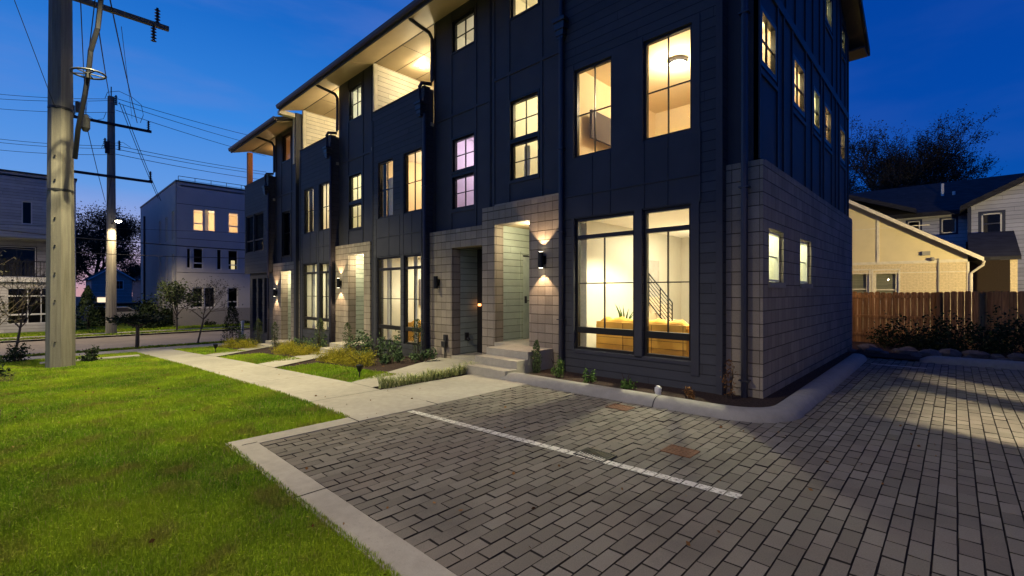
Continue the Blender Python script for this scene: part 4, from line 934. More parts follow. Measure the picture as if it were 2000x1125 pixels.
def cover(x, y, w, h, mat, label, kind='cover'):
    t = thing('utility_cover' if kind == 'cover' else 'drain_grate', label, 'cover' if kind == 'cover' else 'grate', (x, y, 0))
    b = MB()
    for a, c, d, e in ((-w/2, w/2, -h/2, -h/2+.018), (-w/2, w/2, h/2-.018, h/2), (-w/2, -w/2+.018, -h/2+.018, h/2-.018), (w/2-.018, w/2, -h/2+.018, h/2-.018)): b.box(x+a, x+c, y+d, y+e, -.02, .0145 if kind != 'cover' else .009)
    b.build('frame', mat, t); b = MB()
    if kind == 'cover':
        b.box(x-w/2+.02, x+w/2-.02, y-h/2+.02, y+h/2-.02, -.02, .0055)
        for i in range(5):
            for j in range(4): b.box(x-w/2+.05+i*(w-.12)/4, x-w/2+.07+i*(w-.12)/4, y-h/2+.04+j*(h-.1)/3, y-h/2+.06+j*(h-.1)/3, .0056, .0085)
        b.build('lid', mat, t)
    else:
        n = 11
        for i in range(n): u = x-w/2+.02+i*(w-.04)/n; b.box(u, u+(w-.04)/n*.5, y-h/2+.019, y+h/2-.019, .009, .013); b.box(u+.001, u+(w-.04)/n*.5-.001, y-.115, y-.03, .0131, .0138, 1)
        b.build('grille', [mat, 'white_paint'], t); b = MB(); b.box(x-w/2+.018, x+w/2-.018, y-h/2+.018, y+h/2-.018, .005, .0075)
        b.build('sump', 'black', t)
cover(-2.68, 4.03, .36, .27, 'black', 'black slotted drain grate lying across the white parking line', 'grate')
cover(-2.10, 4.76, .32, .27, 'rust', 'rusty orange iron cover in the pavers behind the drain grate')
cover(-3.52, 5.95, .34, .27, 'rust', 'dull rusty iron cover in the pavers close to the kerb')

# ------------------------------------------------------------------ plants
def cloud(name, P, size, mat, parent, flat=.5, aspect=.55, seed=0, loc=None):
    r = np.random.default_rng(seed); n = len(P); P = np.asarray(P)
    d = r.normal(size=(n, 3)); d[:, 2] *= flat+.3; d /= np.linalg.norm(d, axis=1)[:, None]; e = np.cross(d, r.normal(size=(n, 3))); e /= np.linalg.norm(e, axis=1)[:, None]
    s_ = (size*r.uniform(.55, 1.3, n))[:, None]
    v = np.stack([P-d*s_*.5, P+e*s_*aspect*.5, P+d*s_*.5, P-e*s_*aspect*.5], 1)
    return _mesh(name, v.reshape(-1, 3), [np.arange(n)[:, None]*4+np.array([[0, 1, 2, 3]])], mat, r.random(n), parent=parent, loc=loc)
def shrub(kind, label, cat, x, y, rx, ry, h, n, size, mat, group=None, shape='mound', z=None, seed=None, stems=5):
    z = gz(x)-.02 if z is None else z; seed = seed if seed is not None else int(abs(x*131+y*17)); r = np.random.default_rng(seed)
    t = thing(kind, label, cat, (x, y, z), group)
    b = MB(); tips = []
    for k in range(stems):
        a = r.uniform(0, 6.28); q = r.uniform(.2, .8); tx, ty = x+rx*q*math.cos(a), y+ry*q*math.sin(a); tz = z+h*r.uniform(.5, .85)
        b.tube([(x+.04*math.cos(a), y+.04*math.sin(a), z), ((x+tx)/2, (y+ty)/2, z+(tz-z)*.6), (tx, ty, tz)], [.012, .008, .004], 5)
    b.build('stem', 'bark', t)
    if shape == 'mound':
        k = max(6, n//90); cx = r.normal(size=(k, 3)); cx /= np.linalg.norm(cx, axis=1)[:, None]; cx *= r.uniform(.35, .95, k)[:, None]; cx[:, 2] = np.abs(cx[:, 2])
        idx = r.integers(0, k, n); P = cx[idx]+r.normal(0, .17, (n, 3)); P[:, 2] = np.abs(P[:, 2])*.92+.05
        P = P*np.array([rx, ry, h])+np.array([x, y, z])
        P[:, 2] = np.maximum(P[:, 2], z+.02)
    elif shape == 'cone':
        u = r.random(n)**.8; a = r.uniform(0, 6.28, n); rr = (1-u)**.7*r.uniform(.55, 1.05, n)*(1+.14*np.sin(a*3+u*14)); P = np.stack([x+rx*rr*np.cos(a), y+ry*rr*np.sin(a), z+.04+h*u], 1)
    elif shape == 'column':
        u = r.random(n); a = r.uniform(0, 6.28, n); rr = (.55+.45*np.sin(np.pi*np.clip(u*.8+.15, 0, 1)))*r.uniform(.3, 1.0, n)*(1+.2*np.sin(a*4+u*9))*np.clip((1.12-u)*3.2, .15, 1); P = np.stack([x+rx*rr*np.cos(a), y+ry*rr*np.sin(a), z+.05+h*u], 1)
    cloud('foliage', P, size, mat, t, seed=seed, flat=1.4 if shape in ('column', 'cone') or mat == 'leaf_gold' else .6, aspect=.42 if shape != 'mound' else .22 if mat == 'leaf_gold' else .6)
    return t
def blades(kind, label, cat, spots, h, mat, group=None, n=26, w=.012, seed=4):
    """arching strap leaves from each crown"""
    r = np.random.default_rng(seed); xs = [s[0] for s in spots]; ys = [s[1] for s in spots]; L = (sum(xs)/len(xs), sum(ys)/len(ys), gz(sum(xs)/len(xs)))
    V = []; F = []; T = []
    for sx_, sy in spots:
        z = gz(sx_)
        for k in range(n):
            a = r.uniform(0, 6.28); reach = h*r.uniform(.3, 1.0); hh = h*r.uniform(.7, 1.15); bx, by = sx_+r.normal(0, .03), sy+r.normal(0, .03); pw_ = [(-math.sin(a)*w/2, math.cos(a)*w/2)][0]; i0 = len(V); m = 5
            for j in range(m):
                t = j/(m-1); X = bx+math.cos(a)*reach*t; Y = by+math.sin(a)*reach*t; Z = z+hh*(1.9*t-1.25*t*t); ww = 1-t*.85
                V += [(X+pw_[0]*ww, Y+pw_[1]*ww, Z), (X-pw_[0]*ww, Y-pw_[1]*ww, Z)]
            tt = r.random()
            for j in range(m-1): F.append((i0+2*j, i0+2*j+1, i0+2*j+3, i0+2*j+2)); T.append(tt)
    o = _mesh(kind, np.array(V), [np.array(F)], mat, np.array(T), loc=L); tag(o, label, cat, group); return o
# variegated strip beside the entry pad: one row of clumps
NS = 17
names = ['first (nearest the sidewalk)', 'last (touching the lowest step)']
for k in range(NS):
    t = k/(NS-1); X, Y = -7.34-.12*t+random.uniform(-.02, .02), 4.32+2.2*t
    lab = ['', 'second', 'third', 'fourth', 'fifth', 'sixth', 'seventh', 'eighth', 'ninth (middle)', 'tenth', 'eleventh', 'twelfth', 'thirteenth', 'fourteenth', 'fifteenth', 'sixteenth', ''][k]+' variegated lily turf clump from the sidewalk in the row beside the entry pad'
    if k == 0: lab = 'green lily turf clump at the sidewalk end of the row beside the entry pad'
    elif k == NS-1: lab = 'lily turf clump against the lowest entry step, last of the row'
    blades('lily_turf', lab, 'grass clump', [(X, Y), (X+.07, Y+.04)], random.uniform(.16, .30), 'leaf_stripe', 'lily turf clumps along the entry path', n=30, w=.015, seed=20+k)
G = 'golden juniper mounds in the front bed'
for lab, x, y, rx, h in (('largest golden green mound, in the bed beside the lawn island nearest the entry pad', -10.75, 5.72, .5, .42), ('golden green mound between two others in the bed behind the near lawn island', -11.55, 5.68, .5, .44), ('golden green mound at the left end of the near lawn island, beside the path', -12.35, 5.75, .48, .46)):
    shrub('juniper', lab, 'shrub', x, y, rx, .45, h, 4200, .045, 'leaf_gold', G)
for lab, x, y, rx in (('bright yellow mound left of the path to the third door', -15.9, 6.0, .65), ('yellow green mound farther left of the third door path', -16.9, 6.15, .6), ('low yellow clump close to the third door path', -14.9, 6.1, .4), ('golden mound in front of the unlit ground floor slots of the far house', -20.9, 6.1, .75), ('golden mound at the foot of the dark cedar', -22.4, 6.0, .7)):
    shrub('juniper', lab, 'shrub', x, y, rx, .45, .40, 3200, .05, 'leaf_gold', G)
GR = 'leafy green shrubs below the windows'
for lab, x, y, rx, h, n in (('leafy green rose shrub left of the meter wall in the bed under the second bay', -10.5, 6.45, .36, .62, 480), ('wide leafy shrub in front of the third doorway steps', -12.9, 6.75, .55, .75, 700), ('leafy shrub behind the golden mounds at the middle of the second bay', -12.0, 6.9, .5, .72, 650), ('low sprawling shrub beside the flared path', -9.75, 6.9, .42, .36, 380), ('leafy shrub under the second bay window sill', -11.3, 7.05, .4, .6, 450),
        ('dark leafy shrub under the third bay', -17.4, 7.0, .6, .7, 520), ('dark leafy shrub right of the third door path shrubs', -16.4, 7.1, .5, .65, 450), ('dark green shrub under the slotted wall', -24.0, 6.9, .6, .7, 420), ('round green shrub by the far end steps', -23.0, 6.8, .45, .6, 360)):
    shrub('green_shrub', lab, 'shrub', x, y, rx, rx*.85, h, n, .075, 'leaf_rose', GR)
GC = 'upright evergreens beside the downspouts'
for lab, x, y, rx, h in (('slim dark upright evergreen between the entry steps and the block pier', -6.08, 7.05, .10, .68), ('upright evergreen in front of the second bay downspout', -10.52, 7.25, .19, 1.05), ('upright evergreen at the third doorway', -13.9, 6.95, .16, .95), ('upright evergreen in front of the third bay downspout', -16.35, 7.15, .2, 1.1), ('upright evergreen at the far end doorway', -20.3, 7.0, .18, 1.0), ('upright evergreen right of the slotted wall', -22.65, 7.1, .2, 1.15)):
    shrub('upright_evergreen', lab, 'shrub', x, y, rx, rx, h, 900, .045, 'leaf_upright', GC, 'column')
shrub('cedar', 'dark conical cedar standing alone before the far end house', 'shrub', -26.2, 7.0, .55, .55, 2.1, 2600, .08, 'leaf_conifer', None, 'cone', seed=9)
GK = 'small plants along the curved kerb'
for lab, x, y, rx, h, mat, n in (('bushy green plant at the foot of the near downspout', -5.45, 6.95, .19, .42, 'leaf_green', 420), ('small green plant left of the brightest one along the kerb', -4.72, 6.93, .16, .24, 'leaf_green', 260), ('brightest green plant along the kerb, under the wide window', -4.02, 6.98, .19, .30, 'leaf_green', 420), ('russet leafed plant right of the white vent cap', -2.95, 7.0, .17, .20, 'leaf_russet', 200), ('tall dry grassy plant at the block corner behind the kerb', -2.5, 7.42, .12, .55, 'leaf_russet', 200)):
    shrub('kerb_plant', lab, 'plant', x, y, rx, .14, h, n, .042, mat, GK, 'column' if h > .5 else 'mound', z=.05)
t = thing('vent_cap', 'short white plastic pipe cap standing in the strip behind the kerb', 'pipe cap', (-3.42, 6.93, .05))
MB().lathe((-3.42, 6.93, .04), [(.045, 0), (.045, .05)], 14).build('pipe', 'pvc', t); MB().lathe((-3.42, 6.93, .09), [(.052, 0), (.052, .065), (.036, .07), (.034, .09), (.02, .095)], 14).build('cap', 'pvc', t)
t = thing('path_light', 'low black garden light at the corner of the near lawn island', 'garden light', (-8.72, 4.62, -.07))
MB().tube([(-8.72, 4.62, -.07), (-8.72, 4.62, .08)], .012, 6).build('stake', 'black', t); MB().lathe((-8.72, 4.62, .06), [(.03, 0), (.05, .05), (.075, .13), (.02, .15)], 14).build('lamp_head', 'black', t)
t = thing('path_light', 'low black garden light on the lawn island before the far end house', 'garden light', (-19.8, 4.75, -.6))
MB().tube([(-19.8, 4.75, -.6), (-19.8, 4.75, -.42)], .014, 6).build('stake', 'black', t); MB().lathe((-19.8, 4.75, -.44), [(.03, 0), (.06, .06), (.09, .16), (.02, .18)], 12).build('lamp_head', 'black', t)
tag(MB().lathe((-28.4, 8.1, -.98), [(.07, 0), (.07, .85), (.09, .86), (.09, 1.0), (.03, 1.03)], 12).build('bollard', 'pvc'), 'short white post behind the dark cedar', 'post')
for lab, x, y, s_ in (('dark bare leaved bush right of the tall pole, at the edge of the lawn', -20.6, 1.35, .55), ('low dark bush at the far left, behind the thin sapling', -23.4, -.35, .8), ('large twiggy bush at the very left edge of the photo', -17.2, -.75, .9)):
    shrub('dark_bush', lab, 'bush', x, y, s_*.62, s_*.62, s_*1.0, 420, .09, 'leaf_dark', 'dark bushes at the left of the lawn', stems=12)

def limb(b, p, d, L, r, depth, R, leaves, spread=.6, up=.15):
    n = 4; pts = [p]; rs = [r]; q = Vector(p); d = Vector(d).normalized()
    for k in range(n):
        d = (d+Vector((R.gauss(0, .14), R.gauss(0, .14), R.gauss(0, .10)+up*.3))).normalized(); q = q+d*L/n; pts.append(q.copy()); rs.append(r*(1-.45*(k+1)/n))
    b.tube(pts, rs, 6 if r > .03 else 4, cap=False)
    if depth == 0: leaves += [tuple(pts[k]) for k in (1, 2, 3, 4)]; return
    for k in range(R.choice((2, 3, 3))):
        a = R.uniform(0, 6.28); s_ = R.uniform(.55, 1)*spread; perp = d.orthogonal().normalized(); perp.rotate(__import__('mathutils').Quaternion(d, a))
        st = pts[R.choice((2, 3, 4))]; limb(b, st, d+perp*s_*1.3, L*R.uniform(.62, .85), r*.55, depth-1, R, leaves, spread, up)
    if depth >= 1: limb(b, pts[-1], d, L*.75, r*.52, depth-1, R, leaves, spread, up)
def tree(label, base, H, r, depth, mat='leaf_tree', bark='bark', nleaf=6, lsize=.2, seed=1, trunk=.3, spread=.6, kind='tree', group=None, jitter=.35, limbs=4):
    R = random.Random(seed); t = thing(kind, label, 'tree', base, group); b = MB(); lv = []
    th = H*trunk; top = Vector(base)+Vector((R.gauss(0, .03)*H, R.gauss(0, .03)*H, th)); b.tube([base, (Vector(base)+top)/2+Vector((.02*H*R.random(), 0, 0)), top], [r, r*.85, r*.75], 8, cap=False)
    for k in range(limbs):
        a = 6.28*k/limbs+R.uniform(-.4, .4); limb(b, top if k else top, (math.cos(a)*spread, math.sin(a)*spread, .8), H*.26*R.uniform(.85, 1.15), r*.55, depth, R, lv, spread)
    limb(b, top, (0, 0, 1), H*.28, r*.6, depth, R, lv, spread)
    b.build('trunk', bark, t)
    if nleaf:
        rr = np.random.default_rng(seed); P = np.repeat(np.array(lv), nleaf, 0); P = P+rr.normal(0, jitter, P.shape); cloud('crown', P, lsize, mat, t, seed=seed)
    return t
tree('thin bare sapling before the left white house', (-27.2, -.45, -.98), 4.2, .05, 3, nleaf=0, seed=3, trunk=.28, spread=.6, kind='bare_sapling', bark='bark_pale')
tree('thin bare sapling on the verge in front of the white three storey building', (-27.25, 5.75, -.98), 3.3, .045, 3, nleaf=1, lsize=.07, seed=8, trunk=.38, spread=.75, kind='bare_sapling', bark='bark_pale', jitter=.1)
tree('small pale leaved street tree at the near corner of the white three storey building', (-37.2, 6.7, -.95), 3.1, .06, 3, mat='leaf_upright', nleaf=3, lsize=.14, seed=12, trunk=.3, spread=.4, kind='street_tree', bark='bark_pale', jitter=.18)
tree('bare branches leaning into the photo at the far left edge', (-15.2, -1.2, -.36), 3.3, .04, 3, nleaf=1, lsize=.07, seed=21, trunk=.2, spread=.8, kind='bare_shrub', bark='bark_pale', jitter=.05)
# flat topped little tree on a forked trunk across the sidewalk
t = thing('small_tree', 'little flat topped tree on a forked brown trunk by the sidewalk end', 'tree', (-27.25, 3.4, -.98))
b = MB(); b.tube([(-27.25, 3.4, -.98), (-27.25, 3.42, -.2), (-27.25, 3.42, .12)], [.085, .07, .07], 8)
for s_ in (-1, 1): b.tube([(-27.25, 3.42, .05), (-27.25, 3.42+.3*s_, .2), (-27.3, 3.42+.6*s_, .36)], [.06, .045, .025], 7)
b.build('trunk', 'bark_pale', t); rr = np.random.default_rng(2); P = rr.normal(size=(1500, 3))*np.array([.35, .48, .10])+np.array([-27.25, 3.45, .40]); cloud('crown', P, .12, 'leaf_dark', t, seed=2)

# ------------------------------------------------------------------ poles and wires
def pole(label, x, y, zb, zt, rb, rt, mat='pole_concrete', rot=.35, n=8):
    t = thing('utility_pole', label, 'utility pole', (x, y, zb)); b = MB()
    i0 = 0; L = 14
    for k in range(L+1):
        z = zb-.1+(zt-zb+.1)*k/L; r_ = rb+(rt-rb)*k/L
        for j in range(n): a = rot+6.2832*j/n; b.v.append((x+r_*math.cos(a), y+r_*math.sin(a), z))
    for k in range(L):
        for j in range(n): q = (j+1) % n; b.f.append((k*n+j, k*n+q, (k+1)*n+q, (k+1)*n+j)); b.m.append(0)
    b.f.append(tuple(L*n+j for j in range(n))); b.m.append(0); b.build('shaft', mat, t); return t
PX, PY = -19.02, .61
P1 = pole('massive eight sided concrete pole rising out of the front lawn', PX, PY, gz(-19.02), 16, .325, .215, rot=.0)
for z in (4.6, 7.0): MB().lathe((PX, PY, z), [(.305-.005*z, 0), (.315-.005*z, .01), (.315-.005*z, .07), (.305-.005*z, .08)], 16).build('steel_band', 'iron', P1)
b = MB()
for z in (.2, 1.4, 2.2, 3.0, 3.8, 4.9, 5.6): b.lathe((PX+.29-.005*z, PY-.13, z), [(.022, 0), (.022, .03)], 8)
b.build('step_bolt', 'iron', P1)
MB().box(PX+.2, PX+.32, PY-.1, PY+2.55, 10.28, 10.42).build('crossarm', 'arm', P1)
def insul(par, x, y, z, up=True, s_=1):
    b = MB(); h = 0
    for k in range(5): b.lathe((x, y, z+(k*.09*s_ if up else -k*.09*s_-.09*s_)), [(.035*s_, 0), (.075*s_, .02), (.035*s_, .05), (.03*s_, .09*s_)], 10)
    b.build('insulator', 'insul', par)
insul(P1, PX+.26, PY+2.25, 10.42, True, 1.1); insul(P1, PX+.26, PY+2.15, 10.28, False, 1.1)
b = MB(); b.box(PX+.2, PX+.36, PY+.30, PY+.5, 7.0, 7.28); b.lathe((PX+.32, PY+.52, 6.45), [(.06, 0), (.11, .1), (.11, .4), (.05, .5)], 10); b.build('cable_clamp', 'iron', P1)
def wires(label, pts, r=.014, sag=0, kind='utility_wire', mat='wire', grp='overhead utility wires'):
    pts = [Vector(p) for p in pts]; out = []
    for a, c in zip(pts, pts[1:]):
        N = 10 if len(pts) == 2 else 3
        for k in range(N): t = k/N; q = a.lerp(c, t); q.z -= sag*4*t*(1-t); out.append(q)
    out.append(pts[-1]); return tag(MB().tube(out, r, 5).build(kind, mat), label, 'wire', grp)
wires('thick bundled cable dropping past the wheel beside the concrete pole', [V3(201, -60, 12.4), V3(197, 0, 12.4), V3(191, 55, 12.5), V3(177, 100, 12.6), V3(173, 140, 12.7), V3(166, 185, 12.8), V3(152, 255, 13.0), V3(146, 310, 13.2)], .062)
t = thing('cable_wheel', 'flat black storage wheel hung on the thick cable', 'cable wheel', V3(173, 144, 12.7)); b = MB(); c0 = Vector(V3(173, 144, 12.7)); ring = [(c0.x+.36*math.cos(a), c0.y+.36*math.sin(a), c0.z+.02*math.sin(a)) for a in [6.2832*k/28 for k in range(29)]]
b.tube(ring, .026, 6); b.build('rim', 'iron', t); b = MB()
for k in range(5): a = 6.2832*k/5+.3; b.tube([c0, (c0.x+.36*math.cos(a), c0.y+.36*math.sin(a), c0.z)], .018, 5)
b.tube([c0-Vector((0, 0, .12)), c0+Vector((0, 0, .12))], .05, 8); b.build('spoke', 'iron', t)
# far pole across the street
QX, QY = -36.72, 3.36
P2 = pole('round concrete pole with dark crossarms across the street, carrying a lit street lamp', QX, QY, gz(QX), 13.4, .27, .17, rot=0, n=14)
MB().tube([(QX, QY, 13.4), (QX, QY, 14.0)], .03, 6).build('pole_pin', 'black', P2)
for z, ya, yb in ((11.7, -1.75, 1.9), (8.55, -1.85, 1.95)): MB().box(QX+.16, QX+.30, QY+ya, QY+yb, z-.07, z+.07).build('crossarm', 'arm_dark', P2)
for y, z in ((-1.65, 11.77), (1.75, 11.77), (-1.75, 8.62), (1.85, 8.62), (-.3, 10.2), (.35, 10.2), (.2, 12.9)): insul(P2, QX+.23, QY+y, z, True, 1.3)
MB().box(QX+.14, QX+.34, QY-.30, QY-.1, 9.9, 10.6).build('transformer', 'arm_dark', P2)
MB().tube([(QX+.2, QY, 5.7), (QX+.9, QY+.16, 5.95)], .035, 6).build('lamp_arm', 'iron', P2)
b = MB(); b.lathe((QX+1.15, QY+.22, 5.82), [(.10, 0), (.17, .04), (.16, .13), (.05, .17)], 14, 0); b.lathe((QX+1.15, QY+.22, 5.72), [(.05, 0), (.13, .03), (.15, .098)], 14, 1); lh = b.build('street_lamp_head', ['iron', 'lamp_hot'], P2)
lamp('SPOT', 'street_lamp_light', (QX+1.15, QY+.22, 5.66), 1300, (1, .78, .46), .1, (0, 0, 0), P2, spot_size=math.radians(158), spot_blend=.3)
F1, F2 = 12.6, 27.6
W = [('wire climbing out of the top left corner to the concrete pole', (28, 0, 11), (107, 208, 13.2), .008), ('wire from the near pole top to the left end of the far upper crossarm', (157, -5, 12.8), (168, 232, 27.4), .014), ('wire from the near pole top dropping to the far pole middle', (186, -5, 13), (160, 200, 18), .014), ('wire from behind the thick cable down to the far pole top', (190, 40, 13), (216, 200, 27.4), .017),
     ('bold wire from the photo top to the right end of the far upper crossarm', (214, -5, 13.5), (268, 240, 27.4), .019), ('faint wire below the near crossarm insulator', (237, 52, 13.4), (258, 232, 27.4), .008), ('wire from the far upper crossarm down past the white house', (168, 240, 27.2), (206, 395, 40), .02), ('left of the two wires falling from the far pole to the white building corner', (233, 200, 27.4), (309, 388, 33), .018), ('right of the two wires falling from the far pole to the white building corner', (240, 205, 27.4), (314, 392, 33), .018),
     ('uppermost horizontal wire left of the far pole', (-30, 181, 28), (222, 193, 27.4), .014), ('second horizontal wire left of the far pole', (-30, 191, 28), (222, 196, 27.4), .014), ('third horizontal wire left of the far pole', (-30, 210, 28), (225, 219, 27.4), .014), ('uppermost wire running right from the far pole', (226, 192, 27.4), (520, 272, 44), .018), ('second wire running right from the far pole', (226, 200, 27.4), (520, 288, 44), .018), ('third wire running right from the far pole', (226, 215, 27.4), (520, 305, 44), .018),
     ('upper wire of the lower set left of the far pole', (-30, 268, 28), (222, 285, 27.4), .014), ('middle wire of the lower set left of the far pole', (-30, 275, 28), (222, 290, 27.4), .014), ('lowest wire of the lower set left of the far pole', (-30, 290, 28), (222, 302, 27.4), .014), ('upper wire of the lower set running right', (226, 284, 27.4), (520, 336, 44), .018), ('middle wire of the lower set running right', (226, 291, 27.4), (520, 341, 44), .018), ('lowest wire of the lower set running right', (226, 301, 27.4), (520, 352, 44), .018),
     ('thick low telephone cable crossing in front of the white building', (-30, 446, 26), (545, 492, 26), .03), ('thin low cable under the street lamp', (-30, 482, 26), (520, 505, 26), .018), ('faint wire just above the telephone cable', (-30, 437, 27), (480, 455, 30), .010), ('slanting wire from the lower crossarm to the ground pole', (218, 345, 27.3), (205, 430, 27.4), .012)]
for lab, a, c, rr_ in W: wires(lab, [V3(*a), V3(*c)], rr_, .12 if rr_ > .012 else 0)
wires('curled jumper wire over the top of the far pole', [V3(205, 192, 27.4), V3(210, 180, 27.4), V3(232, 178, 27.4), V3(258, 190, 27.4), V3(276, 205, 27.4), V3(280, 225, 27.4), V3(274, 240, 27.4)], .014)
wires('curled jumper wire left of the far pole', [V3(170, 200, 27.4), V3(168, 222, 27.4), V3(185, 235, 27.4), V3(202, 232, 27.4), V3(207, 220, 27.4)], .013)
wires('short loop of wire beside the lower insulators', [V3(198, 290, 27.4), V3(205, 272, 27.4), V3(222, 280, 27.4), V3(240, 278, 27.4), V3(255, 288, 27.4)], .011)

# ------------------------------------------------------------------ far buildings on the left
BX = -41.1
WB = thing('white_building', 'white three storey flat roofed building with lit top windows across the street', 'building', (-48, 12, -1))
def yz(px, py, X=BX):
    a = (px-CXP)/FPX; x, y = a*SN-CS, a*CS+SN; f = X/x; return y*f, HC+(HYP-py)/FPX*f
holes = []
def pwin(par, X, x0, y0, x1, y1, lit=None, rail=None, fm='white_trim', mv=True):
    ya, z1 = yz(x0, y0, X); yb, _ = yz(x1, y0, X); _, z0 = yz(x0, y1, X)
    h = win(par, 'y', X, ya+.06, yb-.06, z0+.06, z1-.06, rec=.06, fw=.06, fm=fm, rails=[(z0+(z1-z0)*rail-.04, z0+(z1-z0)*rail+.04)] if rail else ())
    return h, (ya, yb, z0, z1)
spec = [(377, 408, 398, 450, .35), (399, 409, 421, 451, None), (446, 415, 466, 455, .35), (364, 484, 373, 524, None), (377, 484, 397, 525, .28), (423, 486, 433, 527, None), (445, 488, 465, 527, .25), (376, 561, 397, 601, .28), (399, 561, 420, 601, None), (445, 562, 465, 600, .28)]
for i, (a, b_, c, d, rl) in enumerate(spec): h, _ = pwin(WB, BX, a, b_, c, d, rail=rl); holes.append(h)
b = MB(); b.wall('y', BX, 7.37, 15.4, .35, 9.7, holes, .2)
b.box(-57, BX-.2, 15.2, 15.4, -1.2, 9.7); b.box(-57, -56.8, 7.37, 15.2, -1.2, 9.7)
lh_ = []
for x0, x1, z0, z1 in ((-42.6, -41.9, 5.6, 7.6), (-45.0, -44.3, 5.6, 7.4), (-47.5, -46.8, 5.6, 7.4), (-42.6, -41.9, 2.3, 4.4), (-45.0, -44.3, 2.3, 4.4), (-47.5, -46.8, 2.3, 4.4), (-42.6, -41.9, -.1, 1.5), (-46.2, -45.5, -.1, 1.5)): lh_.append(win(WB, 'x', 7.37, x0, x1, z0, z1, rec=.06, fw=.06, fm='white_trim'))
b.wall('x', 7.37, -57, BX-.001, .35, 9.7, lh_, .2); b.box(-57, BX, 7.6, 15.2, 9.4, 9.5)
b.build('wall', 'wb_wall', WB)
b = MB(); b.box(-57, BX+.03, 7.34, 15.42, -1.2, .349); b.build('plinth', 'wb_base', WB)
b = MB(); b.box(-57.05, BX+.05, 7.32, 7.6, 9.7, 9.82); b.box(BX-.25, BX+.05, 7.6, 15.45, 9.7, 9.82); b.build('parapet_cap', 'trim_dark', WB)
b = MB()
for k in range(8): y = 7.6+k*1.05; b.tube([(BX-.6, y, 9.7), (BX-.6, y, 10.25)], .02, 5)
b.tube([(BX-.6, 7.6, 10.25), (BX-.6, 15.3, 10.25)], .022, 5).tube([(BX-.6, 7.6, 10.0), (BX-.6, 15.3, 10.0)], .016, 5); b.build('roof_railing', 'black', WB)
b = MB()
for z in (3.05, 5.55, 8.1): b.box(BX, BX+.012, 7.4, 15.3, z, z+.03)
b.build('control_joint', 'trim_dark', WB); MB().tube([(-54.2, 7.28, 8.6), (-54.2, 7.28, -1)], .08, 6).build('downspout', 'trim_dark', WB)
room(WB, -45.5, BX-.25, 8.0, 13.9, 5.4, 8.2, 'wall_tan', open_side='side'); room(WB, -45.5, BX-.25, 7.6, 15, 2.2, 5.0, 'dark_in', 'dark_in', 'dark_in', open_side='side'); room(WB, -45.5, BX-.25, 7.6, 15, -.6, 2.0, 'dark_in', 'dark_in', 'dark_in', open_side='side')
lamp('POINT', 'top_room_light', (-43, 10.4, 7.4), 240, (1, .74, .52), .2, parent=WB); MB().box(BX-.35, BX-.3, 11.0, 11.25, 2.5, 4.1).build('glowing_curtain', emit('curtain glow', (1, .8, .4), .8), WB)  # curtain strip glows by itself, no lamp in that room
curtain_b = MB()
for a, c in ((9.15, 9.5), (9.95, 10.25), (11.75, 12.0), (12.35, 12.55)): curtain_b.box(BX-.5, BX-.46, a, c, 5.5, 8)
curtain_b.build('curtain', 'curtain', WB)
LX = -43.3
WL = thing('white_house', 'white flat roofed house with recessed balcony behind the concrete pole', 'house', (-48, -3, -1))
holes = []
for (a, b_, c, d) in ((42, 392, 63, 437), (93, 396, 113, 438)): h, _ = pwin(WL, LX, a, b_, c, d); holes.append(h)
y0, z1 = yz(16, 564, LX); y1, _ = yz(104, 564, LX); _, z0 = yz(16, 632, LX)
holes.append(win(WL, 'y', LX, y0, y1, z0, z1, mv=(y0+(y1-y0)*.42, y0+(y1-y0)*.72), rails=[(z0+.5, z0+.6), (z1-.5, z1-.42)], fm='white_trim', mt=.05))
ya, zc = yz(0, 462, LX); yb, _ = yz(104, 462, LX); _, zf = yz(0, 541, LX); holes.append((-9.0, yb, zf, zc))
b = MB(); b.wall('y', LX, -10, 2.13, -1.2, 9.25, holes, .2); b.box(-56, LX-.2, 1.95, 2.13, -1.2, 9.25); b.box(-56, LX, -10, 2.0, 9.0, 9.1); b.box(-56, -55.8, -10, 1.95, -1.2, 9.25); b.box(-56, LX-.2, -10, -9.8, -1.2, 9.25); b.build('wall', 'wbl_wall', WL)
b = MB(); b.box(-56, LX+.06, -10, 2.2, 9.25, 9.36); b.build('parapet_cap', 'trim_dark', WL)
b = MB(); b.box(LX-1.8, LX+.25, -9.5, yb+.2, zf-.3, zf); b.build('balcony_slab', 'white_trim', WL)
b = MB(); b.wall('y', LX-1.8, -9.0, yb, zf, zc, [(-3.3, .3, zf+.05, zc-.4)], .1); b.box(LX-1.8, LX-.2, yb, yb+.1, zf, zc); b.box(LX-1.8, LX-.2, -9, yb, zc-.05, zc-.001); b.build('balcony_wall', 'wbl_wall', WL)
o = MB(); win(WL, 'y', LX-1.8, -3.2, .2, zf+.1, zc-.5, mv=(-1.5,), fm='white_trim', mt=.08, name='balcony_door')
b = MB(); n = 26; ye = yb-.1; ys_ = -3.4
for k in range(n+1): y = ys_+(ye-ys_)*k/n; b.box(LX+.14, LX+.17, y-.015, y+.015, zf+.05, zf+1.0)
b.box(LX+.13, LX+.18, ys_, ye, zf+1.0, zf+1.06); b.box(LX+.13, LX+.18, ys_, ye, zf+.06, zf+.1)
for y in (ys_, (ys_+ye)/2, ye): b.box(LX+.12, LX+.19, y-.04, y+.04, zf, zf+1.1)
b.build('balcony_railing', 'rail', WL)
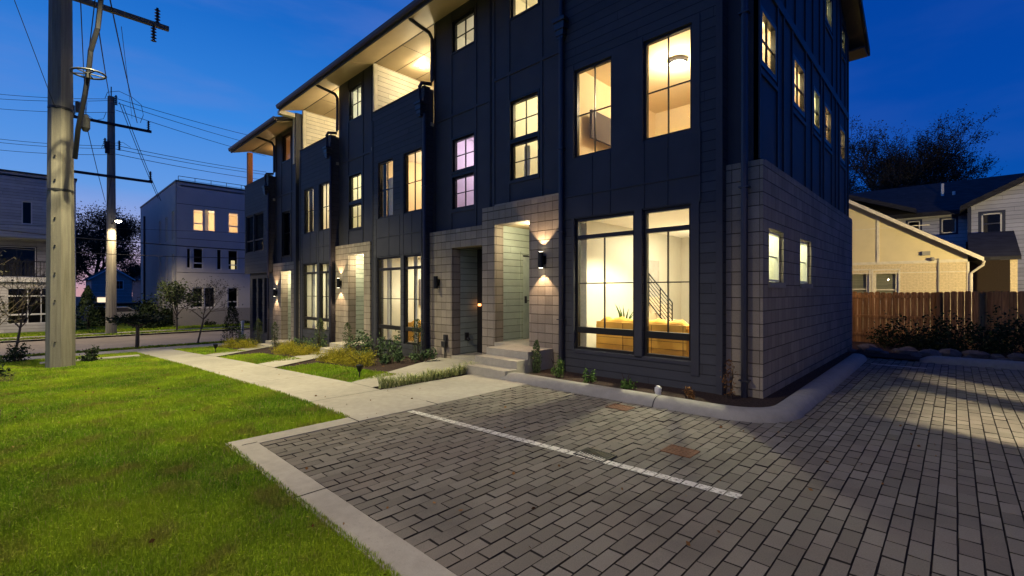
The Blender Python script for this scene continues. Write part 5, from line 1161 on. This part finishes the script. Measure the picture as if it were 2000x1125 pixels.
room(WL, -47.5, LX-2.0, -5, 1.5, zf-.1, zc, 'dark_in', 'dark_in', 'dark_in', open_side='side'); room(WL, -47.5, LX-.25, -5, 1.7, -.8, zf-.4, 'dark_in', 'dark_in', 'dark_in', open_side='side'); room(WL, -47.5, LX-.25, -5, 1.7, zc+.2, 9, 'dark_in', 'dark_in', 'dark_in', open_side='side')
lamp('POINT', 'ground_room_light', (-45.5, -1.0, .9), 7, (1, .8, .5), .15, parent=WL)
# small houses beyond, and a low pale garage
def gable(label, X, y0, y1, ze, zp, depth, wall, ov=.3, wins=(), zb=-1.6, kind='small_house'):
    t = thing(kind, label, 'house', (X-depth/2, (y0+y1)/2, zb)); ym = (y0+y1)/2; h = [win(t, 'y', X, a, c, d, e, mv=((a+c)/2,), mh=((d+e)/2,), fm='white_trim', rec=.02, fw=.1) for a, c, d, e in wins]
    b = MB(); b.wall('y', X, y0, y1, zb, ze, h, .2); b.prism([(y0, ze+.001), (ym, zp), (y1, ze+.001)], X-.2, X); b.box(X-depth, X-.2, y0, y0+.2, zb, ze); b.box(X-depth, X-.2, y1-.2, y1, zb, ze); b.box(X-depth-.2, X-depth, y0, y1, zb, ze); b.build('wall', wall, t)
    s_ = (zp-ze)/(ym-y0); b = MB(); b.prism([(y0-ov, ze-ov*s_), (ym, zp+.0), (y1+ov, ze-ov*s_), (y1+ov, ze-ov*s_+.2), (ym, zp+.22), (y0-ov, ze-ov*s_+.2)], X-depth-.2, X+ov); b.build('roof', 'shingle', t)
    b = MB(); b.prism([(y0-ov, ze-ov*s_-.02), (ym, zp-.02), (y1+ov, ze-ov*s_-.02), (y1+ov, ze-ov*s_+.15), (ym, zp+.17), (y0-ov, ze-ov*s_+.15)], X+ov+.001, X+ov+.04); b.build('barge_board', 'white_trim', t)
    if wins: room(t, X-4, X-.25, y0+.3, y1-.3, wins[0][2]-.8, wins[0][3]+.4, 'dark_in', 'dark_in', 'dark_in', open_side='side')
    return t
def yz2(px, py, X): return yz(px, py, X)
X = -78.; ya, ze = yz(178, 544, X); yb, _ = yz(258, 544, X); _, zp = yz(214, 523, X); wa, wz1 = yz(227, 549, X); wb, _ = yz(240, 549, X); _, wz0 = yz(227, 564, X)
HG = gable('blue grey gabled house far down beyond the street lamp pole', X, ya, yb, ze, zp, 8, 'house_grey', wins=[(wa, wb, wz0, wz1)])
X = -88.; ya, ze = yz(275, 545, X); yb, _ = yz(330, 545, X); wa, wz1 = yz(294, 548, X); wb, _ = yz(306, 548, X); _, wz0 = yz(294, 555, X)
gable('small grey house close to the left of the white three storey building', X, ya, yb, ze, ze+1.2, 8, 'house_grey', wins=[(wa, wb, wz0, wz1)])
wa_, wz_ = yz(190, 581, -77.9); wb_, _ = yz(208, 581, -77.9); _, wy_ = yz(190, 592, -77.9); MB().box(-77.99, -77.95, wa_, wb_, wy_, wz_).build('lit_window', emit('warm lit window', (1, .8, .5), 1.2), HG)
X = -60.; ya, z1 = yz(190, 597, X); yb, _ = yz(281, 597, X)
t = thing('low_garage', 'low pale flat roofed garage behind the far utility pole', 'garage', (X-3, (ya+yb)/2, -1.2)); b = MB(); b.wall('y', X, ya, yb, -1.4, z1, [(ya+1.2, ya+3.4, -1.2, z1-.5)], .2); b.box(X-5, X-.19, ya, ya+.2, -1.4, z1-.01); b.box(X-5, X-.19, yb-.2, yb, -1.4, z1-.01); b.build('wall', 'wb_wall', t); MB().box(X-5.2, X+.3, ya-.3, yb+.3, z1+.001, z1+.22).build('roof', 'shingle', t); MB().box(X-.18, X-.12, ya+1.2, yb-1.0, -1.3, z1-.5).build('garage_door', 'white_trim', t)
# pale parked car half hidden behind the little flat topped tree
def car(label, x, y, z):
    t = thing('parked_car', label, 'car', (x, y, z)); m = [(-2.1, .35), (-2.15, .75), (-1.9, .88), (-1.15, .95), (-.55, 1.36), (.85, 1.38), (1.5, .98), (2.1, .86), (2.15, .4)]
    b = MB(); b.prism([(y+p, z+q) for p, q in m], x-.85, x+.85); b.build('body', 'white_trim', t); b = MB(); b.prism([(y-1.05, z+.96), (y-.52, z+1.3), (y+.8, z+1.32), (y+1.35, z+1.0)], x-.87, x+.87); b.build('side_window', 'screen', t)
    for dy in (-1.3, 1.35):
        for dx in (-.78, .7): b = MB(); b.prism([(y+dy+.33*math.cos(a), z+.33+.33*math.sin(a)) for a in [6.2832*k/18 for k in range(18)]], x+dx-.05, x+dx+.14); w = b.build('wheel', 'black', t)
car('pale parked car beyond the little flat topped tree', -50, 4.7, -1.0)
tree('big round leafy tree against the sunset sky behind the street lamp', (-101, 7.9, -1.2), 15.2, .5, 4, nleaf=9, lsize=.27, seed=5, trunk=.3, spread=.72, group='trees beyond the street', jitter=.6)
tree('darker tree to the left of the big round one, half behind the pole', (-103, .6, -1.2), 10.4, .4, 4, nleaf=10, lsize=.28, seed=15, trunk=.25, spread=.8, group='trees beyond the street', jitter=.6)
tree('low dark tree between the big round one and the white building', (-110, 15.3, -1.2), 8.6, .3, 4, nleaf=8, lsize=.2, seed=6, trunk=.2, spread=.9, group='trees beyond the street', jitter=.5)
for k, (lab, x, y, rx, h) in enumerate((('tall dark evergreen bush between the pole and the far utility pole', -43.5, 2.75, .85, 3.0), ('dark bush right of the far utility pole', -41, 5.7, 1.1, 2.0), ('dark evergreen bush beside the white three storey building', -42.5, 7.0, .8, 1.5), ('dark bush filling the gap left of the low garage', -47, 3.7, .9, 1.6), ('bush right of the low garage', -49, 7.0, 1.4, 2.2))):
    shrub('dark_bush', lab, 'bush', x, y, rx, rx, h, 1500, .2, 'leaf_dark' if k else 'leaf_upright', 'dark bushes across the street', 'mound' if k else 'cone', stems=6)
for k, (lab, y) in enumerate((('small dark shrub under the left ground windows of the white building', 9.3), ('small dark shrub under the right ground window of the white building', 11.7), ('small dark shrub at the right end of the white building', 13.6))):
    shrub('dark_bush', lab, 'bush', -40.4, y, .45, .45, .6, 300, .13, 'leaf_dark', 'dark shrubs at the plinth of the white building', stems=4)

# ------------------------------------------------------------------ fence and houses on the right
t = thing('wooden_fence', 'brown board privacy fence with dog eared pickets behind the paved lot', 'fence', (-1, 18.4, 0))
mw = Mt('fence boards', (.20, .10, .04), .85); p, nn = mw.pos()
wv = mw.n('ShaderNodeMapping'); g = mw.n('ShaderNodeNewGeometry'); mw.l(g.outputs['Position'], wv.inputs[0]); wv.inputs['Scale'].default_value = (14, 14, 1.2)
cv = mw.n('ShaderNodeTexWhiteNoise', noise_dimensions='1D'); mw.l(mw.math('FLOOR', mw.math('DIVIDE', p[0], .145)), cv.inputs['W'])
mw.color(mw.val((.34, .18, .07), mw.math('MULTIPLY', mw.mr(mw.noise(2, 6, wv.outputs[0]), .3, .7, .6, 1.3), mw.mr(cv.outputs[0], 0, 1, .72, 1.2)))); mw.bump(mw.noise(3, 5, wv.outputs[0]), .006, .5); M['fence'] = mw.m
n = 0; k = 0; x = -7.2; R = random.Random(5)
b = MB(); b2 = MB()
while x < 6.5:
    h = 1.66+R.gauss(0, .008)+(.03 if x > -.2 else 0); yy = 18.44 if x < -.3 else 18.34; w = .138
    (b if x < -.3 else b2).prism([(x, -.05), (x+w, -.05), (x+w, h-.035), (x+w-.03, h), (x+.03, h), (x, h-.035)], yy, yy+.018, 'y'); x += .145
b.build('picket_panel', 'fence', t); b2.build('picket_panel', 'fence', t)
for z in (.28, .85, 1.48): MB().box(-7.2, -.36, 18.40, 18.438, z, z+.085).build('rail', 'fence', t)
for x in (-5.7, -3.05, -.36, .42, 3.2): MB().box(x-.045, x+.045, 18.30 if x < 0 else 18.25, 18.395 if x < 0 else 18.335, -.05, 1.66).build('post', 'fence', t)
shr = [('broad dark green bush in front of the fence, left part', -1.0, 17.2, .75, .9), ('broad dark green bush in front of the fence, middle part', .0, 17.0, .9, .95), ('dark bush at the right end of the fence', 1.0, 17.1, .8, 1.15), ('low dark bush close to the back kerb', 2.2, 16.6, .9, .8)]
for lab, x, y, rx, h in shr: shrub('green_shrub', lab, 'bush', x, y, rx, .6, h, 1700, .085, 'leaf_conifer', 'dark bushes before the fence', z=.05, stems=7)
M['rock'] = plain('dark rock', (.10, .095, .10), .9, var=.3, scale=8, bump=.02)
ORD = ['first', 'second', 'third', 'fourth', 'fifth', 'sixth', 'seventh', 'eighth', 'ninth', 'tenth', 'eleventh', 'twelfth', 'thirteenth', 'fourteenth', 'fifteenth', 'sixteenth']
for k in range(16):
    x, y = -2.3+k*.22+random.random()*.2, 15.2+random.random()*1.3; s_ = .07+.14*random.random(); b = MB(); R = np.random.default_rng(k+50)
    import mathutils
    n1, n2 = 8, 5
    for i in range(n2+1):
        ph = math.pi*i/n2
        for j in range(n1):
            a = 6.2832*j/n1; q = 1+.2*R.normal()*.6; b.v.append((x+s_*1.3*q*math.sin(ph)*math.cos(a), y+s_*q*math.sin(ph)*math.sin(a), .03+s_*.7*q*math.cos(ph)+s_*.3))
    for i in range(n2):
        for j in range(n1): b.f.append((i*n1+j, i*n1+(j+1) % n1, (i+1)*n1+(j+1) % n1, (i+1)*n1+j)); b.m.append(0)
    tag(b.build('rock', 'rock'), ('large' if s_ > .17 else 'small')+' dark rock, '+ORD[k]+' in the rocky bed before the fence', 'rock', 'rocks in the bed before the fence')

GY = 26.0
def xz(px, py, Y=GY):
    a = (px-CXP)/FPX; x, y = a*SN-CS, a*CS+SN; f = Y/y; return x*f, HC+(HYP-py)/FPX*f
YH = thing('cream_house', 'floodlit cream house gable rising behind the fence', 'house', (-5, 30, 0))
xr, zr_ = xz(1890, 497); x0w = -11.8; zp = zr_+.66*6.1; xp = xr-6.1
hs = []
for a, c in ((1664, 1692), (1711, 1749)):
    u0, z1 = xz(a, 533); u1, _ = xz(c, 533); _, z0 = xz(a, 600); hs.append(win(YH, 'x', GY, u0, u1, z0+.3, z1, fm='trim_white', mh=(z1-.75,), rec=.05, fw=.1, mt=.05, casing=.06))
b = MB(); b.wall('x', GY, x0w, xr, -.1, 2.45, hs, .2); b.box(xr-.2, xr, GY+.2, GY+8, -.1, zr_); b.box(x0w, x0w+.2, GY+.2, GY+8, -.1, zr_); b.box(x0w, xr, GY+8, GY+8.2, -.1, zr_); b.box(x0w, xr, GY, GY+.2, 2.45, 2.86); b.build('brick_wall', 'brick_yellow', YH)
b = MB(); b.prism([(x0w, 2.861), (xr, 2.861), (xr, zr_), (xp, zp), (x0w, zr_)], GY+.02, GY+.2, 'y'); b.build('gable_wall', 'gable_yellow', YH)
b = MB(); b.box(x0w, xr+.0, GY-.04, GY+.02, 2.86, 2.98); u, _ = xz(1715, 500); b.box(u-.05, u+.05, GY-.02, GY+.02, 2.98, 5.2); b.box(x0w, u+1.7, GY-.0, GY+.018, 4.45, 4.48); b.box(xr-.02, xr+.05, GY-.03, GY+.1, -.1, 2.86); b.box(x0w, xr, GY-.02, GY, 2.46, 2.5); b.build('trim_band', 'trim_white', YH)
b = MB(); ov = .45; s_ = .66
b.prism([(x0w-ov, zr_-ov*s_), (xp, zp), (xr+ov, zr_-ov*s_), (xr+ov, zr_-ov*s_+.16), (xp, zp+.18), (x0w-ov, zr_-ov*s_+.16)], GY-.35, GY+8.4, 'y'); b.build('roof', 'shingle', YH)
b = MB(); b.prism([(x0w-ov, zr_-ov*s_-.02), (xp, zp-.02), (xr+ov, zr_-ov*s_-.02), (xr+ov, zr_-ov*s_+.145), (xp, zp+.145), (x0w-ov, zr_-ov*s_+.145)], GY-.40, GY-.352, 'y'); b.build('barge_board', 'trim_white', YH)
b = MB(); b.tube([(xr+.45, GY-.3, zr_-.3), (xr+.42, GY-.2, zr_-.45), (xr+.1, GY-.08, zr_-.75), (xr+.1, GY-.08, -.05)], .05, 7); b.build('downspout', 'trim_white', YH)
u, z = xz(1833, 505); b = MB(); b.tube([(u, GY-.04, z), (u, GY-.04, .3)], .03, 6); b.box(u-.5, u-.25, GY-.12, GY+.02, z+.15, z+.32); b.lathe((u-.18, GY-.12, z-.1), [(.05, 0), (.09, .08), (.05, .16)], 10); b.build('service_conduit', 'concrete_kerb', YH)
room(YH, -8, xr-.4, GY+.25, GY+5, .2, 2.6, 'dark_in', 'dark_in', 'dark_in'); 
b = MB()
for a, c in ((1664, 1692), (1711, 1749)):
    u0, _ = xz(a, 533); u1, _ = xz(c, 533); b.box(u0, u1, GY+.16, GY+.19, 1.2, 2.45)
b.build('blind', 'blind', YH)
# porch roof at its right side
u0, z0 = xz(1835, 462, 29.); u1, z1 = xz(1975, 457, 29.)
b = MB(); b.prism([(27.2, 2.95), (30.5, 4.25), (30.5, 4.4), (27.2, 3.1)], xr+.05, 1.9); b.build('porch_roof', 'shingle', YH); b = MB(); b.box(1.6, 1.8, 27.3, 27.5, 0, 3.0); b.build('porch_post', 'brick_yellow', YH); b = MB(); b.box(xr, 1.85, 30.3, 30.5, 0, 4.0); b.build('porch_wall', 'bark', YH)
GH = thing('grey_house', 'pale grey sided two storey house with navy framed windows behind the cream gable', 'house', (0, 40, 0))
Y2 = 35.0
hs = []
for a, bb, c, d in ((1839, 428, 1867, 456), (1773, 433, 1797, 452)):
    u0, z1 = xz(a, bb, Y2); u1, _ = xz(c, bb, Y2); _, z0 = xz(a, d, Y2); hs.append(win(GH, 'x', Y2, u0, u1, z0, z1, fm='navy_trim', rec=-.01, fw=.09, mt=.05)); b = MB(); b.fb('x', Y2, u0, u0+.05, .0, .05, z0, z1).fb('x', Y2, u1-.05, u1, 0, .05, z0, z1).fb('x', Y2, u0, u1, 0, .05, z1-.05, z1).fb('x', Y2, u0, u1, 0, .05, z0, z0+.05); b.build('sash', 'white_trim', GH)
xl, _ = xz(1640, 400, Y2); xm, ztop = xz(1890, 402, Y2); _, ztop = xz(1835, 412, Y2)
b = MB(); b.wall('x', Y2, xl-8, xm, 0, ztop, hs, .2); b.build('wall', 'house_pale', GH); MB().box(xl-8, xm, Y2+8, Y2+8.2, 0, ztop).build('back_wall', 'house_pale', GH)
b = MB(); b.prism([(Y2-.4, ztop-.05), (Y2+5.5, ztop+2.5), (Y2+10, ztop+.5), (Y2+10, ztop+.3), (Y2+5.5, ztop+2.3), (Y2-.4, ztop-.3)], xl-8, 12); b.build('roof', 'shingle', GH)
Y3 = 33.2; xw, zw = xz(1896, 404, Y3); u0, z1 = xz(1917, 418, Y3); u1, _ = xz(1957, 418, Y3); _, z0 = xz(1917, 458, Y3)
hs = [win(GH, 'x', Y3, u0, u1, z0, z1, fm='navy_trim', rec=-.01, fw=.12, mh=((z0+z1)/2,), mt=.06)]
b = MB(); b.fb('x', Y3, u0, u0+.06, .0, .05, z0, z1).fb('x', Y3, u1-.06, u1, 0, .05, z0, z1).fb('x', Y3, u0, u1, 0, .05, z1-.06, z1).fb('x', Y3, u0, u1, 0, .05, z0, z0+.06); b.build('sash', 'white_trim', GH)
b = MB(); b.wall('x', Y3, xw, 12, 0, zw, hs, .2); b.prism([(xw, zw+.001), (12, zw+.001), (6.2, zw+3.0)], Y3, Y3+.2, 'y'); b.box(xw, xw+.2, Y3+.2, Y2, 0, zw); b.build('wing_wall', 'house_pale', GH)
b = MB(); s_ = 3.0/(6.2-xw); b.prism([(xw-.4, zw-.4*s_), (6.2, zw+3.0), (12.4, zw-.2), (12.4, zw+.05), (6.2, zw+3.25), (xw-.4, zw-.4*s_+.25)], Y3-.4, Y3+6, 'y'); b.build('wing_roof', 'shingle', GH); MB().box(xw-.12, xw+.02, Y3-.05, Y3+.02, 0, zw).build('corner_board', 'navy_trim', GH)
xg, zg = xz(1776, 417, 34.4); b = MB(); b.prism([(xg+.3, zg-.05), (xg-4.6, zg+1.9), (xg-9.5, zg), (xg-9.5, zg+.25), (xg-4.6, zg+2.15), (xg+.3, zg+.2)], 34.0, 40, 'y'); b.build('cross_roof', 'shingle', GH)
b = MB(); 
for px_, py_ in ((1841, 367), (1863, 382)): u, z = xz(px_, py_, 37.5); b.tube([(u, 37.5, z-.6), (u, 37.5, z+.25)], .07, 8)
b.build('roof_vent', 'white_trim', GH)
room(GH, -6, xw-.4, Y2+.25, Y2+4, 4, ztop-.2, 'dark_in', 'dark_in', 'dark_in'); room(GH, xw+.3, 8, Y3+.25, Y3+1.6, 4, zw-.1, 'dark_in', 'dark_in', 'dark_in')
def far_tree(label, px, py, f, H, seed, lean=(0, 0), spread=.75, nleaf=4, ls=.3, jit=.35): 
    x, y, _ = V3(px, py, f); tree(label, (x, y, 0), H, H*.028, 5, nleaf=nleaf, lsize=ls*.5, seed=seed, trunk=.28, spread=spread, group='trees against the blue sky on the right', jitter=jit*.35)
far_tree('tall half bare tree directly beside the upper wall of the near townhouse', 1690, 500, 42, 15.8, 31, nleaf=5, ls=.26)
far_tree('wide half bare tree over the roof of the grey house', 1895, 500, 50, 8.7, 44, nleaf=6, ls=.30, spread=.95, jit=.45)
far_tree('tree top peeping over the grey roof between the two larger trees', 1790, 500, 52, 7.4, 38, nleaf=4, ls=.30, jit=.4)
far_tree('tree at the right edge of the photo over the roof', 2030, 500, 54, 10, 52, nleaf=4, ls=.32, jit=.4)

# ------------------------------------------------------------------ lights just out of the picture that the lit ground shows, and fill lamps added
def street_lamp(label, px, py, hx, hy, h, power, col, r=.12, ang=150, aim=None):
    t = thing('street_lamp', label, 'street lamp', (px, py, 0)); b = MB(); b.tube([(px, py, 0), (px, py, h-.3), (px+(hx-px)*.25, py+(hy-py)*.25, h+.05), (hx, hy, h+.1)], [.1, .07, .05, .04], 8); b.build('pole', 'iron', t)
    b = MB(); b.lathe((hx, hy, h), [(.14, 0), (.2, .05), (.18, .13), (.05, .17)], 14, 0); b.lathe((hx, hy, h-.03), [(.08, 0), (.15, .028)], 14, 1); b.build('lamp_head', ['iron', 'lamp_lit'], t)
    lamp('SPOT', 'street_lamp_light', (hx, hy, h-.08), power, col, r, (0, 0, 0) if aim is None else (Vector(aim)-Vector((hx, hy, h-.08))).to_track_quat('-Z', 'Y').to_euler(), t, spot_size=math.radians(ang), spot_blend=.35)
street_lamp('tall street lamp standing just left of the camera, out of the picture', -6.0, -6.5, -7.5, -2.8, 8.6, 3300, (1, .84, .54), ang=132)
b = MB(); b.tube([(PX, PY, 10.7), (PX+1.8, PY+.5, 11.1), (PX+3.8, PY+.9, 11.1)], .05, 8); b.lathe((PX+4.0, PY+.95, 10.98), [(.14, 0), (.2, .05), (.18, .13), (.05, .17)], 14); b.build('street_lamp_arm', 'iron', P1); lamp('SPOT', 'pole_lamp_light', (PX+4.0, PY+.95, 10.9), 9000, (1, .88, .50), .12, (0, 0, 0), P1, spot_size=math.radians(94), spot_blend=.55)
street_lamp('street lamp behind the camera at the edge of the paved lot', 5.5, -4.5, 4.2, -3.2, 7.5, 1300, (1, .78, .52))  # fill lamp added to warm the side wall, pavers and fence
t = thing('garage', 'garage opposite the block wall with its door open and light on, out of the picture', 'garage', (7.5, 10, 0))
b = MB(); b.wall('y', 5.2, 4.6, 15.4, 0, 4.2, [(5.67, 6.40, -.1, 2.5), (6.52, 7.0, -.1, 2.5)], .2)  # slots placed to shape the lamp beam into a patch on the pavers
b.build('front_wall', 'block', t)
# mirrored so the opening faces the lot
b = MB(); b.box(5.21, 9.5, 4.6, 4.8, 0, 4.2); b.box(5.21, 9.5, 15.2, 15.4, 0, 4.2); b.box(9.3, 9.5, 4.8, 15.2, 0, 4.2); b.box(5.0, 9.5, 4.6, 15.4, 4.2, 4.4); b.build('side_wall', 'block', t)
lamp('SPOT', 'garage_light', (6.9, 5.0, 3.25), 13000, (1, .84, .55), .06, (Vector((0, 10.2, 0))-Vector((6.9, 5.0, 3.25))).to_track_quat('-Z', 'Y').to_euler(), t, spot_size=math.radians(75), spot_blend=.3)
MB().lathe((6.9, 5.0, 3.5), [(.1, 0), (.14, .1)], 12).build('light_fitting', 'lamp_lit', t)
street_lamp('street lamp of the cross street, out of the picture on the left', -36.4, -8, -34.8, -6.5, 7.5, 4500, (1, .82, .55), ang=160)  # unseen lamp added to brighten the street and white house
street_lamp('street lamp lighting the cream gable, out of the picture on the right', 6.5, 19.6, 4.8, 19.6, 3.4, 5200, (1, .78, .36), ang=110, aim=(-3.5, 26, 3.4))

# fallen leaves scattered on lawn and paving
r = np.random.default_rng(77); N = 260; x = r.uniform(-13, 1.5, N); y = r.uniform(-1.2, 8, N); ok = ~((x < -2) & (y > 6.2)); x, y = x[ok], y[ok]; z = np.interp(x, [p[0] for p in PR], [p[1] for p in PR])+.012+np.where(((y < 2.9) & (x < -5.9)) | (y < 1.45), .03, 0)
lv = cloud('fallen_leaves', np.stack([x, y, z], 1), .035, 'leaf_russet', None, flat=.0, aspect=.8, seed=3); lv['kind'] = 'stuff'; lv['category'] = 'leaves'; lv['label'] = 'a few dry brown leaves scattered over lawn and paving'
